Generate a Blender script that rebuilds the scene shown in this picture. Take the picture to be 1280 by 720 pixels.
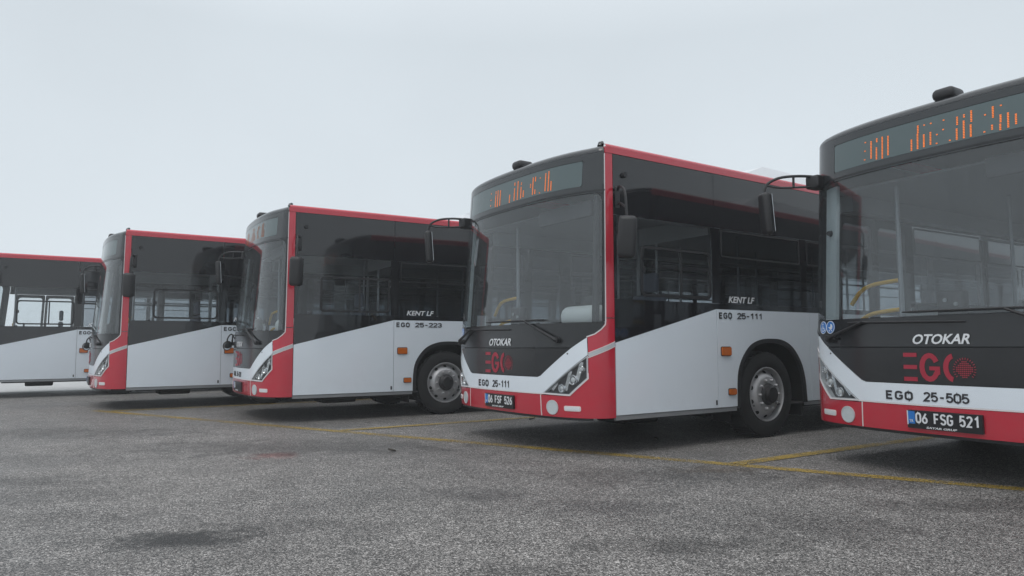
import bpy, math, random
from mathutils import Vector, Matrix
random.seed(7)
R = math.radians
for o in list(bpy.data.objects): bpy.data.objects.remove(o)
SC = bpy.context.scene
COL = SC.collection

# ------------------------------------------------------------------ camera, world, sun, exposure
CAMH = 1.021
cd = bpy.data.cameras.new('camera'); cam = bpy.data.objects.new('camera', cd); COL.objects.link(cam)
cd.sensor_width = 36; cd.lens = 883.04 / 1280 * 36; cd.clip_start = 0.05; cd.clip_end = 6000
cam.matrix_world = (Matrix.Translation((0, 0, CAMH)) @ Matrix.Rotation(R(90 + 4.68), 4, 'X')
                    @ Matrix.Rotation(R(-0.208), 4, 'Z'))
SC.camera = cam
SUN_EL, SUN_AZ = 58, 215          # azimuth clockwise from +Y
w = bpy.data.worlds.new('World'); SC.world = w; w.use_nodes = True
nt = w.node_tree; nt.nodes.clear()
def N(t, kind, **k):
    n = t.nodes.new(kind)
    for a, v in k.items(): setattr(n, a, v)
    return n
sky = N(nt, 'ShaderNodeTexSky', sky_type='NISHITA', sun_disc=False, sun_elevation=R(SUN_EL), sun_rotation=R(SUN_AZ),
        air_density=1.0, dust_density=8.0, ozone_density=1.0)
tc = N(nt, 'ShaderNodeTexCoord'); sep = N(nt, 'ShaderNodeSeparateXYZ')
nt.links.new(tc.outputs['Generated'], sep.inputs[0])
ramp = N(nt, 'ShaderNodeValToRGB')       # overcast: cloud deck brighter overhead than at the horizon
ramp.color_ramp.elements[0].position = 0.0; ramp.color_ramp.elements[0].color = (7.4, 8.1, 8.65, 1)
ramp.color_ramp.elements[1].position = 0.95; ramp.color_ramp.elements[1].color = (12.4, 13.0, 13.6, 1)
e = ramp.color_ramp.elements.new(0.12); e.color = (7.3, 8.0, 8.55, 1)
e = ramp.color_ramp.elements.new(0.40); e.color = (6.6, 7.25, 7.75, 1)
nt.links.new(sep.outputs['Z'], ramp.inputs[0])
cn = N(nt, 'ShaderNodeTexNoise'); cn.inputs['Scale'].default_value = 2.2; cn.inputs['Detail'].default_value = 3
nt.links.new(tc.outputs['Generated'], cn.inputs['Vector'])
cr = N(nt, 'ShaderNodeMapRange'); cr.inputs['To Min'].default_value = 0.88; cr.inputs['To Max'].default_value = 1.05
nt.links.new(cn.outputs['Fac'], cr.inputs['Value'])
cm = N(nt, 'ShaderNodeVectorMath', operation='SCALE')
nt.links.new(ramp.outputs['Color'], cm.inputs[0]); nt.links.new(cr.outputs['Result'], cm.inputs['Scale'])
mx = N(nt, 'ShaderNodeMixRGB'); mx.inputs[0].default_value = 0.94
nt.links.new(sky.outputs[0], mx.inputs[1]); nt.links.new(cm.outputs[0], mx.inputs[2])
bg = N(nt, 'ShaderNodeBackground'); bg.inputs['Strength'].default_value = 0.1
wo = N(nt, 'ShaderNodeOutputWorld')
nt.links.new(mx.outputs[0], bg.inputs[0]); nt.links.new(bg.outputs[0], wo.inputs[0])
sd = bpy.data.lights.new('sun', 'SUN'); sd.energy = 0.6; sd.angle = R(30); sd.color = (1, 0.98, 0.95)
sun = bpy.data.objects.new('sun', sd); COL.objects.link(sun)
az = R(SUN_AZ); sdir = Vector((math.sin(az) * math.cos(R(SUN_EL)), math.cos(az) * math.cos(R(SUN_EL)), math.sin(R(SUN_EL))))
sun.rotation_euler = sdir.to_track_quat('Z', 'Y').to_euler(); sun.location = sdir * 60
vs = SC.view_settings; vs.view_transform = 'Standard'; vs.look = 'None'; vs.exposure = 0.12; vs.gamma = 1; vs.use_curve_mapping = False
SC.render.engine = 'CYCLES'
SC.cycles.transparent_max_bounces = 32; SC.cycles.max_bounces = 12; SC.cycles.volume_bounces = 1

# ------------------------------------------------------------------ materials
MATS = {}
def new_mat(name):
    m = bpy.data.materials.new(name); m.use_nodes = True; m.node_tree.nodes.clear(); MATS[name] = m
    return m, m.node_tree
def paint(name, col, rough=0.3, metal=0.0, coat=0.0, var=0.06, scale=6.0, bump=0.0, bscale=200, grime=0.0, spec=0.5, stretch=(1, 1, 1)):
    m, t = new_mat(name)
    p = N(t, 'ShaderNodeBsdfPrincipled'); out = N(t, 'ShaderNodeOutputMaterial'); t.links.new(p.outputs[0], out.inputs[0])
    c = N(t, 'ShaderNodeTexCoord'); mp = N(t, 'ShaderNodeMapping'); mp.inputs['Scale'].default_value = stretch
    t.links.new(c.outputs['Object'], mp.inputs[0])
    nz = N(t, 'ShaderNodeTexNoise'); nz.inputs['Scale'].default_value = scale; nz.inputs['Detail'].default_value = 6; nz.inputs['Roughness'].default_value = 0.65
    t.links.new(mp.outputs[0], nz.inputs['Vector'])
    r1 = N(t, 'ShaderNodeMixRGB')
    r1.inputs[1].default_value = (*[v * (1 - var) for v in col], 1); r1.inputs[2].default_value = (*[min(1, v * (1 + var)) for v in col], 1)
    t.links.new(nz.outputs['Fac'], r1.inputs[0])
    last = r1.outputs[0]
    if grime:                                         # road film: a low band of dried spray, patchy
        sp = N(t, 'ShaderNodeSeparateXYZ'); t.links.new(c.outputs['Object'], sp.inputs[0])
        mr = N(t, 'ShaderNodeMapRange'); mr.inputs['From Min'].default_value = 0.32; mr.inputs['From Max'].default_value = 0.95
        mr.inputs['To Min'].default_value = grime; mr.inputs['To Max'].default_value = grime * 0.08
        t.links.new(sp.outputs['Z'], mr.inputs['Value'])
        n2 = N(t, 'ShaderNodeTexNoise'); n2.inputs['Scale'].default_value = 9; n2.inputs['Detail'].default_value = 8
        t.links.new(c.outputs['Object'], n2.inputs['Vector'])
        mu = N(t, 'ShaderNodeMath', operation='MULTIPLY'); t.links.new(mr.outputs[0], mu.inputs[0]); t.links.new(n2.outputs['Fac'], mu.inputs[1])
        g = N(t, 'ShaderNodeMixRGB'); g.inputs[2].default_value = (0.16, 0.15, 0.14, 1)
        t.links.new(mu.outputs[0], g.inputs[0]); t.links.new(last, g.inputs[1]); last = g.outputs[0]
    t.links.new(last, p.inputs['Base Color'])
    rr = N(t, 'ShaderNodeMapRange'); rr.inputs['To Min'].default_value = max(0.02, rough * 0.8); rr.inputs['To Max'].default_value = min(1, rough * 1.2)
    t.links.new(nz.outputs['Fac'], rr.inputs['Value']); t.links.new(rr.outputs[0], p.inputs['Roughness'])
    p.inputs['Metallic'].default_value = metal; p.inputs['Specular IOR Level'].default_value = spec
    if coat: p.inputs['Coat Weight'].default_value = coat; p.inputs['Coat Roughness'].default_value = 0.06
    if bump:
        n3 = N(t, 'ShaderNodeTexNoise'); n3.inputs['Scale'].default_value = bscale; n3.inputs['Detail'].default_value = 3
        t.links.new(c.outputs['Object'], n3.inputs['Vector'])
        b = N(t, 'ShaderNodeBump'); b.inputs['Strength'].default_value = bump; b.inputs['Distance'].default_value = 0.01
        t.links.new(n3.outputs['Fac'], b.inputs['Height']); t.links.new(b.outputs[0], p.inputs['Normal'])
    return m
def glass(name, tint, film=0.05, ior=1.45, filmcol=(0.5, 0.52, 0.54), rough=0.015):
    m, t = new_mat(name); out = N(t, 'ShaderNodeOutputMaterial')
    tr = N(t, 'ShaderNodeBsdfTransparent'); tr.inputs[0].default_value = (*tint, 1)
    gl = N(t, 'ShaderNodeBsdfGlossy'); gl.inputs['Roughness'].default_value = rough
    lw = N(t, 'ShaderNodeLayerWeight'); lw.inputs['Blend'].default_value = 0.5        # Schlick, the same from both faces of the pane
    pw = N(t, 'ShaderNodeMath', operation='POWER'); t.links.new(lw.outputs['Facing'], pw.inputs[0]); pw.inputs[1].default_value = 5.0
    f0 = ((ior - 1) / (ior + 1)) ** 2
    fr = N(t, 'ShaderNodeMath', operation='MULTIPLY_ADD'); t.links.new(pw.outputs[0], fr.inputs[0]); fr.inputs[1].default_value = 1 - f0; fr.inputs[2].default_value = f0
    df = N(t, 'ShaderNodeBsdfDiffuse'); df.inputs[0].default_value = (*filmcol, 1)
    c = N(t, 'ShaderNodeTexCoord'); mp = N(t, 'ShaderNodeMapping'); mp.inputs['Scale'].default_value = (17, 17, 0.9)
    t.links.new(c.outputs['Object'], mp.inputs[0])
    nz = N(t, 'ShaderNodeTexNoise'); nz.inputs['Scale'].default_value = 1.0; nz.inputs['Detail'].default_value = 5
    t.links.new(mp.outputs[0], nz.inputs['Vector'])                      # rain runs down the glass
    mr = N(t, 'ShaderNodeMapRange'); mr.inputs['From Min'].default_value = 0.35; mr.inputs['From Max'].default_value = 0.7
    mr.inputs['To Min'].default_value = film * 0.75; mr.inputs['To Max'].default_value = film * 1.3
    t.links.new(nz.outputs['Fac'], mr.inputs['Value'])
    m1 = N(t, 'ShaderNodeMixShader'); t.links.new(mr.outputs[0], m1.inputs[0]); t.links.new(tr.outputs[0], m1.inputs[1]); t.links.new(df.outputs[0], m1.inputs[2])
    m2 = N(t, 'ShaderNodeMixShader'); t.links.new(fr.outputs[0], m2.inputs[0]); t.links.new(m1.outputs[0], m2.inputs[1]); t.links.new(gl.outputs[0], m2.inputs[2])
    t.links.new(m2.outputs[0], out.inputs[0])
    return m
white = paint('white_paint', (0.75, 0.81, 0.87), 0.22, coat=0.5, var=0.015, grime=0.12, bump=0.04, bscale=2.2)
red = paint('red_paint', (0.50, 0.010, 0.032), 0.25, coat=0.8, var=0.05, grime=0.18)
black_gloss = paint('black_gloss_paint', (0.010, 0.010, 0.012), 0.05, coat=0.0, var=0.2, spec=0.65)
black_front = paint('black_satin_paint', (0.018, 0.019, 0.021), 0.2, var=0.1, spec=0.5)
plastic = paint('black_plastic', (0.018, 0.018, 0.02), 0.5, var=0.2, bump=0.1, bscale=300)
rubber = paint('rubber', (0.014, 0.014, 0.015), 0.75, var=0.3, scale=20, bump=0.2, bscale=80)
steel = paint('wheel_steel', (0.42, 0.42, 0.43), 0.45, metal=0.45, var=0.25, scale=14)
bright = paint('chrome', (0.75, 0.76, 0.78), 0.15, metal=0.9, var=0.05)
silver = paint('silver_trim', (0.50, 0.52, 0.54), 0.35, metal=0.0, var=0.05)
pale_trim = paint('pale_trim', (0.72, 0.66, 0.67), 0.35, var=0.04)
sill = paint('sill_metal', (0.26, 0.27, 0.28), 0.45, metal=0.2, var=0.15)
under = paint('underbody', (0.012, 0.012, 0.012), 0.8, var=0.3)
cap_grey = paint('cap_grey', (0.028, 0.031, 0.034), 0.10, var=0.1, spec=0.7)
board = paint('display_board', (0.062, 0.096, 0.100), 0.12, var=0.05, spec=1.0)
roofw = paint('roof_paint', (0.66, 0.68, 0.70), 0.45, var=0.05)
amber = paint('amber_lens', (0.55, 0.13, 0.015), 0.2, var=0.1, scale=60, coat=0.5)
lensw = paint('reflector_lens', (0.72, 0.74, 0.76), 0.18, var=0.1, scale=80)
fogm = paint('fog_lens', (0.55, 0.60, 0.62), 0.2, var=0.15, scale=60)
txt_white = paint('letter_white', (0.72, 0.73, 0.75), 0.4, var=0.02)
txt_chrome = paint('letter_chrome', (0.74, 0.75, 0.77), 0.35, metal=0.2, var=0.02)
txt_dark = paint('letter_dark', (0.02, 0.02, 0.025), 0.4, var=0.02)
txt_red = paint('letter_red', (0.36, 0.018, 0.042), 0.4, var=0.05)
plate_black = paint('plate_black', (0.012, 0.012, 0.014), 0.3, var=0.05)
blue = paint('sign_blue', (0.02, 0.17, 0.52), 0.35, var=0.05)
int_grey = paint('interior_panel', (0.24, 0.25, 0.26), 0.6, var=0.05)
pale_int = paint('pale_post', (0.46, 0.50, 0.51), 0.5, var=0.08)
int_floor = paint('interior_floor', (0.08, 0.08, 0.085), 0.6, var=0.2, scale=40)
int_dark = paint('interior_dark', (0.03, 0.03, 0.033), 0.6, var=0.1)
seat_fab = paint('seat_fabric', (0.075, 0.085, 0.11), 0.85, var=0.3, scale=60)
int_white = paint('cowl_white', (0.62, 0.64, 0.63), 0.5, var=0.03)
yellow = paint('handrail_yellow', (0.72, 0.42, 0.035), 0.35, var=0.05)
pole_m = paint('pole_grey', (0.30, 0.31, 0.33), 0.35, metal=0.3, var=0.05)
mirror_m = paint('mirror_glass', (0.7, 0.72, 0.74), 0.05, metal=1.0, var=0.02)
leafm = paint('leaf_dry', (0.035, 0.028, 0.02), 0.7, var=0.4, scale=80)
wind_glass = glass('windscreen_glass', (0.89, 0.92, 0.93), 0.035, 1.62)
side_glass = glass('side_glass', (0.93, 0.945, 0.95), 0.012, 1.46)
tint_glass = glass('tinted_glass', (0.62, 0.64, 0.66), 0.01, 1.48)
lamp_glass = glass('lamp_glass', (0.95, 0.96, 0.96), 0.02, 1.4)
m, t = new_mat('led_orange'); em = N(t, 'ShaderNodeEmission'); em.inputs[0].default_value = (1, 0.26, 0.07, 1); em.inputs[1].default_value = 1.3
nzl = N(t, 'ShaderNodeTexNoise'); nzl.inputs['Scale'].default_value = 50; mrl = N(t, 'ShaderNodeMapRange'); mrl.inputs['To Min'].default_value = 0.4; mrl.inputs['To Max'].default_value = 1.5
t.links.new(nzl.outputs['Fac'], mrl.inputs['Value']); t.links.new(mrl.outputs[0], em.inputs[1])
ou = N(t, 'ShaderNodeOutputMaterial'); t.links.new(em.outputs[0], ou.inputs[0]); led_m = m
m, t = new_mat('led_dim'); em = N(t, 'ShaderNodeEmission'); em.inputs[0].default_value = (1, 0.3, 0.1, 1); em.inputs[1].default_value = 0.25
ou = N(t, 'ShaderNodeOutputMaterial'); t.links.new(em.outputs[0], ou.inputs[0]); led_dim = m

def asphalt():
    m, t = new_mat('asphalt'); L = t.links.new
    p = N(t, 'ShaderNodeBsdfPrincipled'); out = N(t, 'ShaderNodeOutputMaterial'); L(p.outputs[0], out.inputs[0])
    c = N(t, 'ShaderNodeTexCoord')
    v = N(t, 'ShaderNodeTexVoronoi'); v.inputs['Scale'].default_value = 150; L(c.outputs['Object'], v.inputs['Vector'])
    sx = N(t, 'ShaderNodeSeparateColor'); L(v.outputs['Color'], sx.inputs[0])
    v2 = N(t, 'ShaderNodeTexVoronoi'); v2.inputs['Scale'].default_value = 62; L(c.outputs['Object'], v2.inputs['Vector'])
    s2 = N(t, 'ShaderNodeSeparateColor'); L(v2.outputs['Color'], s2.inputs[0])
    r = N(t, 'ShaderNodeValToRGB'); L(sx.outputs[0], r.inputs[0])
    E = r.color_ramp.elements; E[0].color = (0.034, 0.033, 0.032, 1); E[1].color = (0.60, 0.57, 0.545, 1)
    for ps, cc in ((0.35, 0.09), (0.62, 0.20), (0.86, 0.35)):
        q = E.new(ps); q.color = (cc, cc * 0.94, cc * 0.89, 1)
    # bigger chips
    r2 = N(t, 'ShaderNodeMapRange'); r2.inputs['From Min'].default_value = 0.0; r2.inputs['From Max'].default_value = 1.0
    r2.inputs['To Min'].default_value = 0.74; r2.inputs['To Max'].default_value = 1.3; L(s2.outputs[1], r2.inputs['Value'])
    mu = N(t, 'ShaderNodeVectorMath', operation='SCALE'); L(r.outputs[0], mu.inputs[0]); L(r2.outputs[0], mu.inputs['Scale'])
    # broad wear, damp patches
    n1 = N(t, 'ShaderNodeTexNoise'); n1.inputs['Scale'].default_value = 0.45; n1.inputs['Detail'].default_value = 7; n1.inputs['Roughness'].default_value = 0.6
    L(c.outputs['Object'], n1.inputs['Vector'])
    r3 = N(t, 'ShaderNodeMapRange'); r3.inputs['From Min'].default_value = 0.36; r3.inputs['From Max'].default_value = 0.62
    r3.inputs['To Min'].default_value = 0.62; r3.inputs['To Max'].default_value = 1.12
    nm = N(t, 'ShaderNodeTexNoise'); nm.inputs['Scale'].default_value = 2.6; nm.inputs['Detail'].default_value = 9; nm.inputs['Roughness'].default_value = 0.72; L(c.outputs['Object'], nm.inputs['Vector'])
    av = N(t, 'ShaderNodeMath', operation='MULTIPLY_ADD'); av.inputs[1].default_value = 0.55; L(nm.outputs['Fac'], av.inputs[0])
    hf = N(t, 'ShaderNodeMath', operation='MULTIPLY'); hf.inputs[1].default_value = 0.45; L(n1.outputs['Fac'], hf.inputs[0]); L(hf.outputs[0], av.inputs[2]); L(av.outputs[0], r3.inputs['Value'])
    mu2 = N(t, 'ShaderNodeVectorMath', operation='SCALE'); L(mu.outputs[0], mu2.inputs[0]); L(r3.outputs[0], mu2.inputs['Scale'])
    last = mu2.outputs[0]; n4 = N(t, 'ShaderNodeTexNoise'); n4.inputs['Scale'].default_value = 4; n4.inputs['Detail'].default_value = 8; n4.inputs['Roughness'].default_value = 0.75
    L(c.outputs['Object'], n4.inputs['Vector'])
    dampf = None
    # (x, y, radius along, radius across, strength, colour): oil stains, tyre dirt, rust stain
    for x, y, rx, ry, s, cc in [(-2.2, 7.3, 2.6, 0.75, 0.8, (0.055, 0.055, 0.055)), (1.2, 5.7, 1.5, 0.5, 0.75, (0.055, 0.055, 0.055)), (-5.5, 8.6, 2.4, 0.8, 0.75, (0.055, 0.055, 0.055)),
                                (-3.9, 5.5, 1.3, 0.3, 0.75, (0.05, 0.05, 0.05)), (3.2, 4.6, 1.2, 0.4, 0.75, (0.05, 0.05, 0.05)), (0.9, 3.7, 0.8, 0.22, 0.75, (0.05, 0.05, 0.05)),
                                (-1.78, 3.85, 0.58, 0.32, 1.0, (0.018, 0.018, 0.018)), (-1.25, 4.2, 0.6, 0.3, 0.35, (0.04, 0.04, 0.04)),
                                (-0.25, 5.0, 0.55, 0.35, 0.5, (0.03, 0.03, 0.032)), (0.6, 4.55, 0.6, 0.35, 0.5, (0.03, 0.03, 0.032)),
                                (1.75, 4.1, 0.7, 0.4, 0.5, (0.035, 0.034, 0.034)), (-2.25, 6.75, 0.28, 0.24, 0.95, (0.11, 0.062, 0.06)),
                                (-3.2, 5.0, 0.9, 0.35, 0.4, (0.04, 0.04, 0.04)), (2.6, 5.4, 0.9, 0.4, 0.5, (0.03, 0.03, 0.03)),
                                (0.15, 3.3, 0.4, 0.15, 0.45, (0.03, 0.03, 0.03)), (-2.6, 4.35, 0.7, 0.25, 0.4, (0.04, 0.04, 0.04)),
                                (-4.4, 6.6, 1.6, 0.4, 0.35, (0.05, 0.05, 0.05)), (1.7, 5.9, 0.5, 0.2, 0.45, (0.06, 0.04, 0.02))]:
        mp = N(t, 'ShaderNodeMapping', vector_type='POINT'); mp.inputs['Location'].default_value = (-x / rx, -y / ry, 0); mp.inputs['Scale'].default_value = (1 / rx, 1 / ry, 1)
        L(c.outputs['Object'], mp.inputs[0])
        ln = N(t, 'ShaderNodeVectorMath', operation='LENGTH'); L(mp.outputs[0], ln.inputs[0])
        ad = N(t, 'ShaderNodeMath', operation='MULTIPLY_ADD'); L(n4.outputs['Fac'], ad.inputs[0]); ad.inputs[1].default_value = 3.2; L(ln.outputs['Value'], ad.inputs[2])
        mr = N(t, 'ShaderNodeMapRange', interpolation_type='SMOOTHSTEP'); mr.inputs['From Min'].default_value = 2.65; mr.inputs['From Max'].default_value = 1.75
        mr.inputs['To Min'].default_value = 0; mr.inputs['To Max'].default_value = s; L(ad.outputs[0], mr.inputs['Value'])
        mi = N(t, 'ShaderNodeMixRGB', blend_type='MULTIPLY'); mi.inputs[2].default_value = (*[min(1, 9 * q_) for q_ in cc], 1); L(mr.outputs[0], mi.inputs[0]); L(last, mi.inputs[1]); last = mi.outputs[0]
    L(last, p.inputs['Base Color'])
    rr = N(t, 'ShaderNodeMapRange'); rr.inputs['From Min'].default_value = 0.35; rr.inputs['From Max'].default_value = 0.7; rr.inputs['To Min'].default_value = 0.42; rr.inputs['To Max'].default_value = 0.75
    L(n1.outputs['Fac'], rr.inputs['Value']); L(rr.outputs[0], p.inputs['Roughness'])
    b = N(t, 'ShaderNodeBump'); b.inputs['Strength'].default_value = 0.7; b.inputs['Distance'].default_value = 0.006
    L(v.outputs['Distance'], b.inputs['Height']); b.invert = True
    L(b.outputs[0], p.inputs['Normal'])
    return m
def marking():
    m, t = new_mat('yellow_marking'); L = t.links.new
    p = N(t, 'ShaderNodeBsdfPrincipled'); out = N(t, 'ShaderNodeOutputMaterial')
    c = N(t, 'ShaderNodeTexCoord'); n = N(t, 'ShaderNodeTexNoise'); n.inputs['Scale'].default_value = 1.1; n.inputs['Detail'].default_value = 10; n.inputs['Roughness'].default_value = 0.7
    L(c.outputs['Object'], n.inputs['Vector'])
    v = N(t, 'ShaderNodeTexVoronoi'); v.inputs['Scale'].default_value = 110; L(c.outputs['Object'], v.inputs['Vector'])
    s = N(t, 'ShaderNodeSeparateColor'); L(v.outputs['Color'], s.inputs[0])
    r = N(t, 'ShaderNodeValToRGB'); L(s.outputs[0], r.inputs[0]); r.color_ramp.elements[0].color = (0.22, 0.15, 0.03, 1); r.color_ramp.elements[1].color = (0.55, 0.38, 0.07, 1)
    L(r.outputs[0], p.inputs['Base Color']); p.inputs['Roughness'].default_value = 0.6
    a = N(t, 'ShaderNodeMath', operation='ADD'); L(n.outputs['Fac'], a.inputs[0]); mm = N(t, 'ShaderNodeMath', operation='MULTIPLY'); mm.inputs[1].default_value = 0.35; L(s.outputs[1], mm.inputs[0]); L(mm.outputs[0], a.inputs[1])
    mr = N(t, 'ShaderNodeMapRange'); mr.inputs['From Min'].default_value = 0.50; mr.inputs['From Max'].default_value = 0.80; L(a.outputs[0], mr.inputs['Value'])
    mr.inputs['To Max'].default_value = 0.9
    tr = N(t, 'ShaderNodeBsdfTransparent'); ms = N(t, 'ShaderNodeMixShader'); L(mr.outputs[0], ms.inputs[0]); L(tr.outputs[0], ms.inputs[1]); L(p.outputs[0], ms.inputs[2]); L(ms.outputs[0], out.inputs[0])
    return m
asph = asphalt(); mark = marking()
concrete = paint('pale_concrete', (0.42, 0.42, 0.415), 0.7, var=0.35, scale=1.3, bump=0.3, bscale=60)

# ------------------------------------------------------------------ object helpers
def link(name, me, mat, parent=None):
    o = bpy.data.objects.new(name, me); COL.objects.link(o)
    for mm in (mat if isinstance(mat, (list, tuple)) else [mat]): me.materials.append(mm)
    if parent: o.parent = parent
    return o
def mesh(name, V, F, mat, parent=None, smooth=False, mi=None):
    me = bpy.data.meshes.new(name); me.from_pydata([tuple(v) for v in V], [], F); me.update()
    o = link(name, me, mat, parent)
    if smooth: me.polygons.foreach_set('use_smooth', [True] * len(me.polygons)); me.set_sharp_from_angle(angle=R(38))
    if mi: me.polygons.foreach_set('material_index', mi)
    me.update(); return o
class MB:
    def __init__(s): s.V = []; s.F = []; s.M = []
    def add(s, V, F, m=0):
        b = len(s.V); s.V += [tuple(v) for v in V]; s.F += [tuple(i + b for i in f) for f in F]; s.M += [m] * len(F); return s
    def box(s, x0, x1, y0, y1, z0, z1, bev=0.0, m=0):
        if not bev:
            V = [(x, y, z) for z in (z0, z1) for x, y in ((x0, y0), (x1, y0), (x1, y1), (x0, y1))]
            return s.add(V, [(3, 2, 1, 0), (4, 5, 6, 7), (0, 1, 5, 4), (1, 2, 6, 5), (2, 3, 7, 6), (3, 0, 4, 7)], m)
        b = min(bev, (x1 - x0) / 2.01, (y1 - y0) / 2.01, (z1 - z0) / 2.01)
        prof = []
        for k in range(5):
            a = math.pi / 2 * k / 4; prof.append((b - b * math.sin(a), b - b * math.cos(a)))    # inset, z from the end
        rings = [(i, z0 + z) for i, z in reversed([(q[1], q[0]) for q in prof])]
        rings = [(b - b * math.sin(math.pi / 2 * k / 3), z0 + b - b * math.cos(math.pi / 2 * k / 3)) for k in range(4)]
        rings += [(b - b * math.cos(math.pi / 2 * k / 3), z1 - b + b * math.sin(math.pi / 2 * k / 3)) for k in range(4)]
        V = []; n = 16
        for ins, z in rings:
            rad = max(b - ins, 1e-4)
            for cx, cy, a0 in ((x1 - b, y1 - b, 0), (x0 + b, y1 - b, 90), (x0 + b, y0 + b, 180), (x1 - b, y0 + b, 270)):
                for k in range(4):
                    a = R(a0 + 30 * k); V.append((cx + rad * math.cos(a), cy + rad * math.sin(a), z))
        F = []
        for r in range(len(rings) - 1):
            for k in range(n): F.append((r * n + k, r * n + (k + 1) % n, (r + 1) * n + (k + 1) % n, (r + 1) * n + k))
        F.append(tuple(reversed(range(n)))); F.append(tuple((len(rings) - 1) * n + k for k in range(n)))
        return s.add(V, F, m)
    def tube(s, pts, r, n=10, m=0):
        P = [Vector(p) for p in pts]; V = []; F = []; rs = r if isinstance(r, (list, tuple)) else [r] * len(P)
        up = None
        for i, p in enumerate(P):
            d = (P[min(i + 1, len(P) - 1)] - P[max(i - 1, 0)]).normalized()
            if up is None: up = d.orthogonal().normalized()
            up = (up - d * up.dot(d)).normalized(); q = d.cross(up)
            for k in range(n):
                a = 2 * math.pi * k / n; V.append(p + (up * math.cos(a) + q * math.sin(a)) * rs[i])
        for i in range(len(P) - 1):
            for k in range(n): F.append((i * n + k, i * n + (k + 1) % n, (i + 1) * n + (k + 1) % n, (i + 1) * n + k))
        F.append(tuple(reversed(range(n)))); F.append(tuple((len(P) - 1) * n + k for k in range(n)))
        return s.add(V, F, m)
    def lathe_x(s, prof, cx, cy, cz, sg=1, n=48, m=0):        # prof: (radius, offset along x); sg: side the offsets point to
        V = []; F = []
        for r, x in prof:
            for k in range(n):
                a = 2 * math.pi * k / n; V.append((cx + sg * x, cy + r * math.cos(a), cz + r * math.sin(a)))
        for i in range(len(prof) - 1):
            for k in range(n):
                f = (i * n + k, i * n + (k + 1) % n, (i + 1) * n + (k + 1) % n, (i + 1) * n + k)
                F.append(f if sg < 0 else tuple(reversed(f)))
        return s.add(V, F, m)
    def build(s, name, mat, parent=None, smooth=True):
        return mesh(name, s.V, s.F, mat, parent, smooth, s.M if isinstance(mat, (list, tuple)) else None)
def spline(pts, n=8):
    P = [Vector(p) for p in pts]; out = []
    for i in range(len(P) - 1):
        p0, p1, p2, p3 = P[max(i - 1, 0)], P[i], P[i + 1], P[min(i + 2, len(P) - 1)]
        for k in range(n):
            u = k / n
            out.append(0.5 * ((2 * p1) + (p2 - p0) * u + (2 * p0 - 5 * p1 + 4 * p2 - p3) * u * u + (3 * p1 - p0 - 3 * p2 + p3) * u ** 3))
    out.append(P[-1]); return out

# ------------------------------------------------------------------ the skin of the bus: (t, z) -> point; t runs along the plan outline from the nose
HW, PB, PN, LEN = 1.275, 0.455, 2.57, 11.95
def py_of_x(x): return PB * (1 - max(1 - (abs(x) / HW) ** PN, 0) ** (1 / PN))
TAB = []; _p = None; _t = 0.0
for k in range(2001):
    a = math.pi / 2 * k / 2000; x = HW * math.sin(a) ** 0.9 if k < 2000 else HW
    q = (x, py_of_x(x))
    if _p: _t += math.hypot(q[0] - _p[0], q[1] - _p[1])
    TAB.append((_t, *q)); _p = q
T = TAB[-1][0]
import bisect
_ts = [q[0] for q in TAB]; _xs = [q[1] for q in TAB]
def tx(x):
    s = 1 if x >= 0 else -1; x = abs(x); i = min(max(bisect.bisect_left(_xs, x), 1), 2000)
    a, b = TAB[i - 1], TAB[i]; u = (x - a[1]) / max(b[1] - a[1], 1e-9); return s * (a[0] + (b[0] - a[0]) * min(max(u, 0), 1))
def ts(y): return T + y - PB                                   # t of a point on the straight side
def plan(t):
    s = 1 if t >= 0 else -1; t = abs(t)
    if t >= T: return s * HW, PB + t - T, s * 1.0, 0.0
    i = min(max(bisect.bisect_left(_ts, t), 1), 2000); a, b = TAB[i - 1], TAB[i]; u = (t - a[0]) / max(b[0] - a[0], 1e-9)
    x = a[1] + (b[1] - a[1]) * u; y = a[2] + (b[2] - a[2]) * u
    j0, j1 = max(i - 8, 0), min(i + 8, 2000); dx, dy = TAB[j1][1] - TAB[j0][1], TAB[j1][2] - TAB[j0][2]; l = math.hypot(dx, dy)
    return s * x, y, s * dy / l, -dx / l
def rake(z): return 0.075 * max(0, z - 1.05) + (0.06 * max(0, 0.45 - z))
def skin(t, z, off=0.0):
    x, y, nx, ny = plan(t); wgt = (max(0, 1 - (abs(x) / HW) ** 14) if y < PB else 0) if t > 0 else min(1, max(0, 1.0 - (y - PB) / 1.2))
    return (x + nx * off, y + ny * off + rake(z) * wgt, z)
def clip(poly, ax, v, keep_less):
    out = []
    for i in range(len(poly)):
        a, b = poly[i - 1], poly[i]
        ia = (a[ax] <= v + 1e-9) if keep_less else (a[ax] >= v - 1e-9); ib = (b[ax] <= v + 1e-9) if keep_less else (b[ax] >= v - 1e-9)
        if ia != ib and abs(b[ax] - a[ax]) > 1e-12:
            u = (v - a[ax]) / (b[ax] - a[ax]); q = [a[0] + (b[0] - a[0]) * u, a[1] + (b[1] - a[1]) * u]; q[ax] = v; out.append(tuple(q))
        if ib: out.append(b)
    return out
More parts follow.
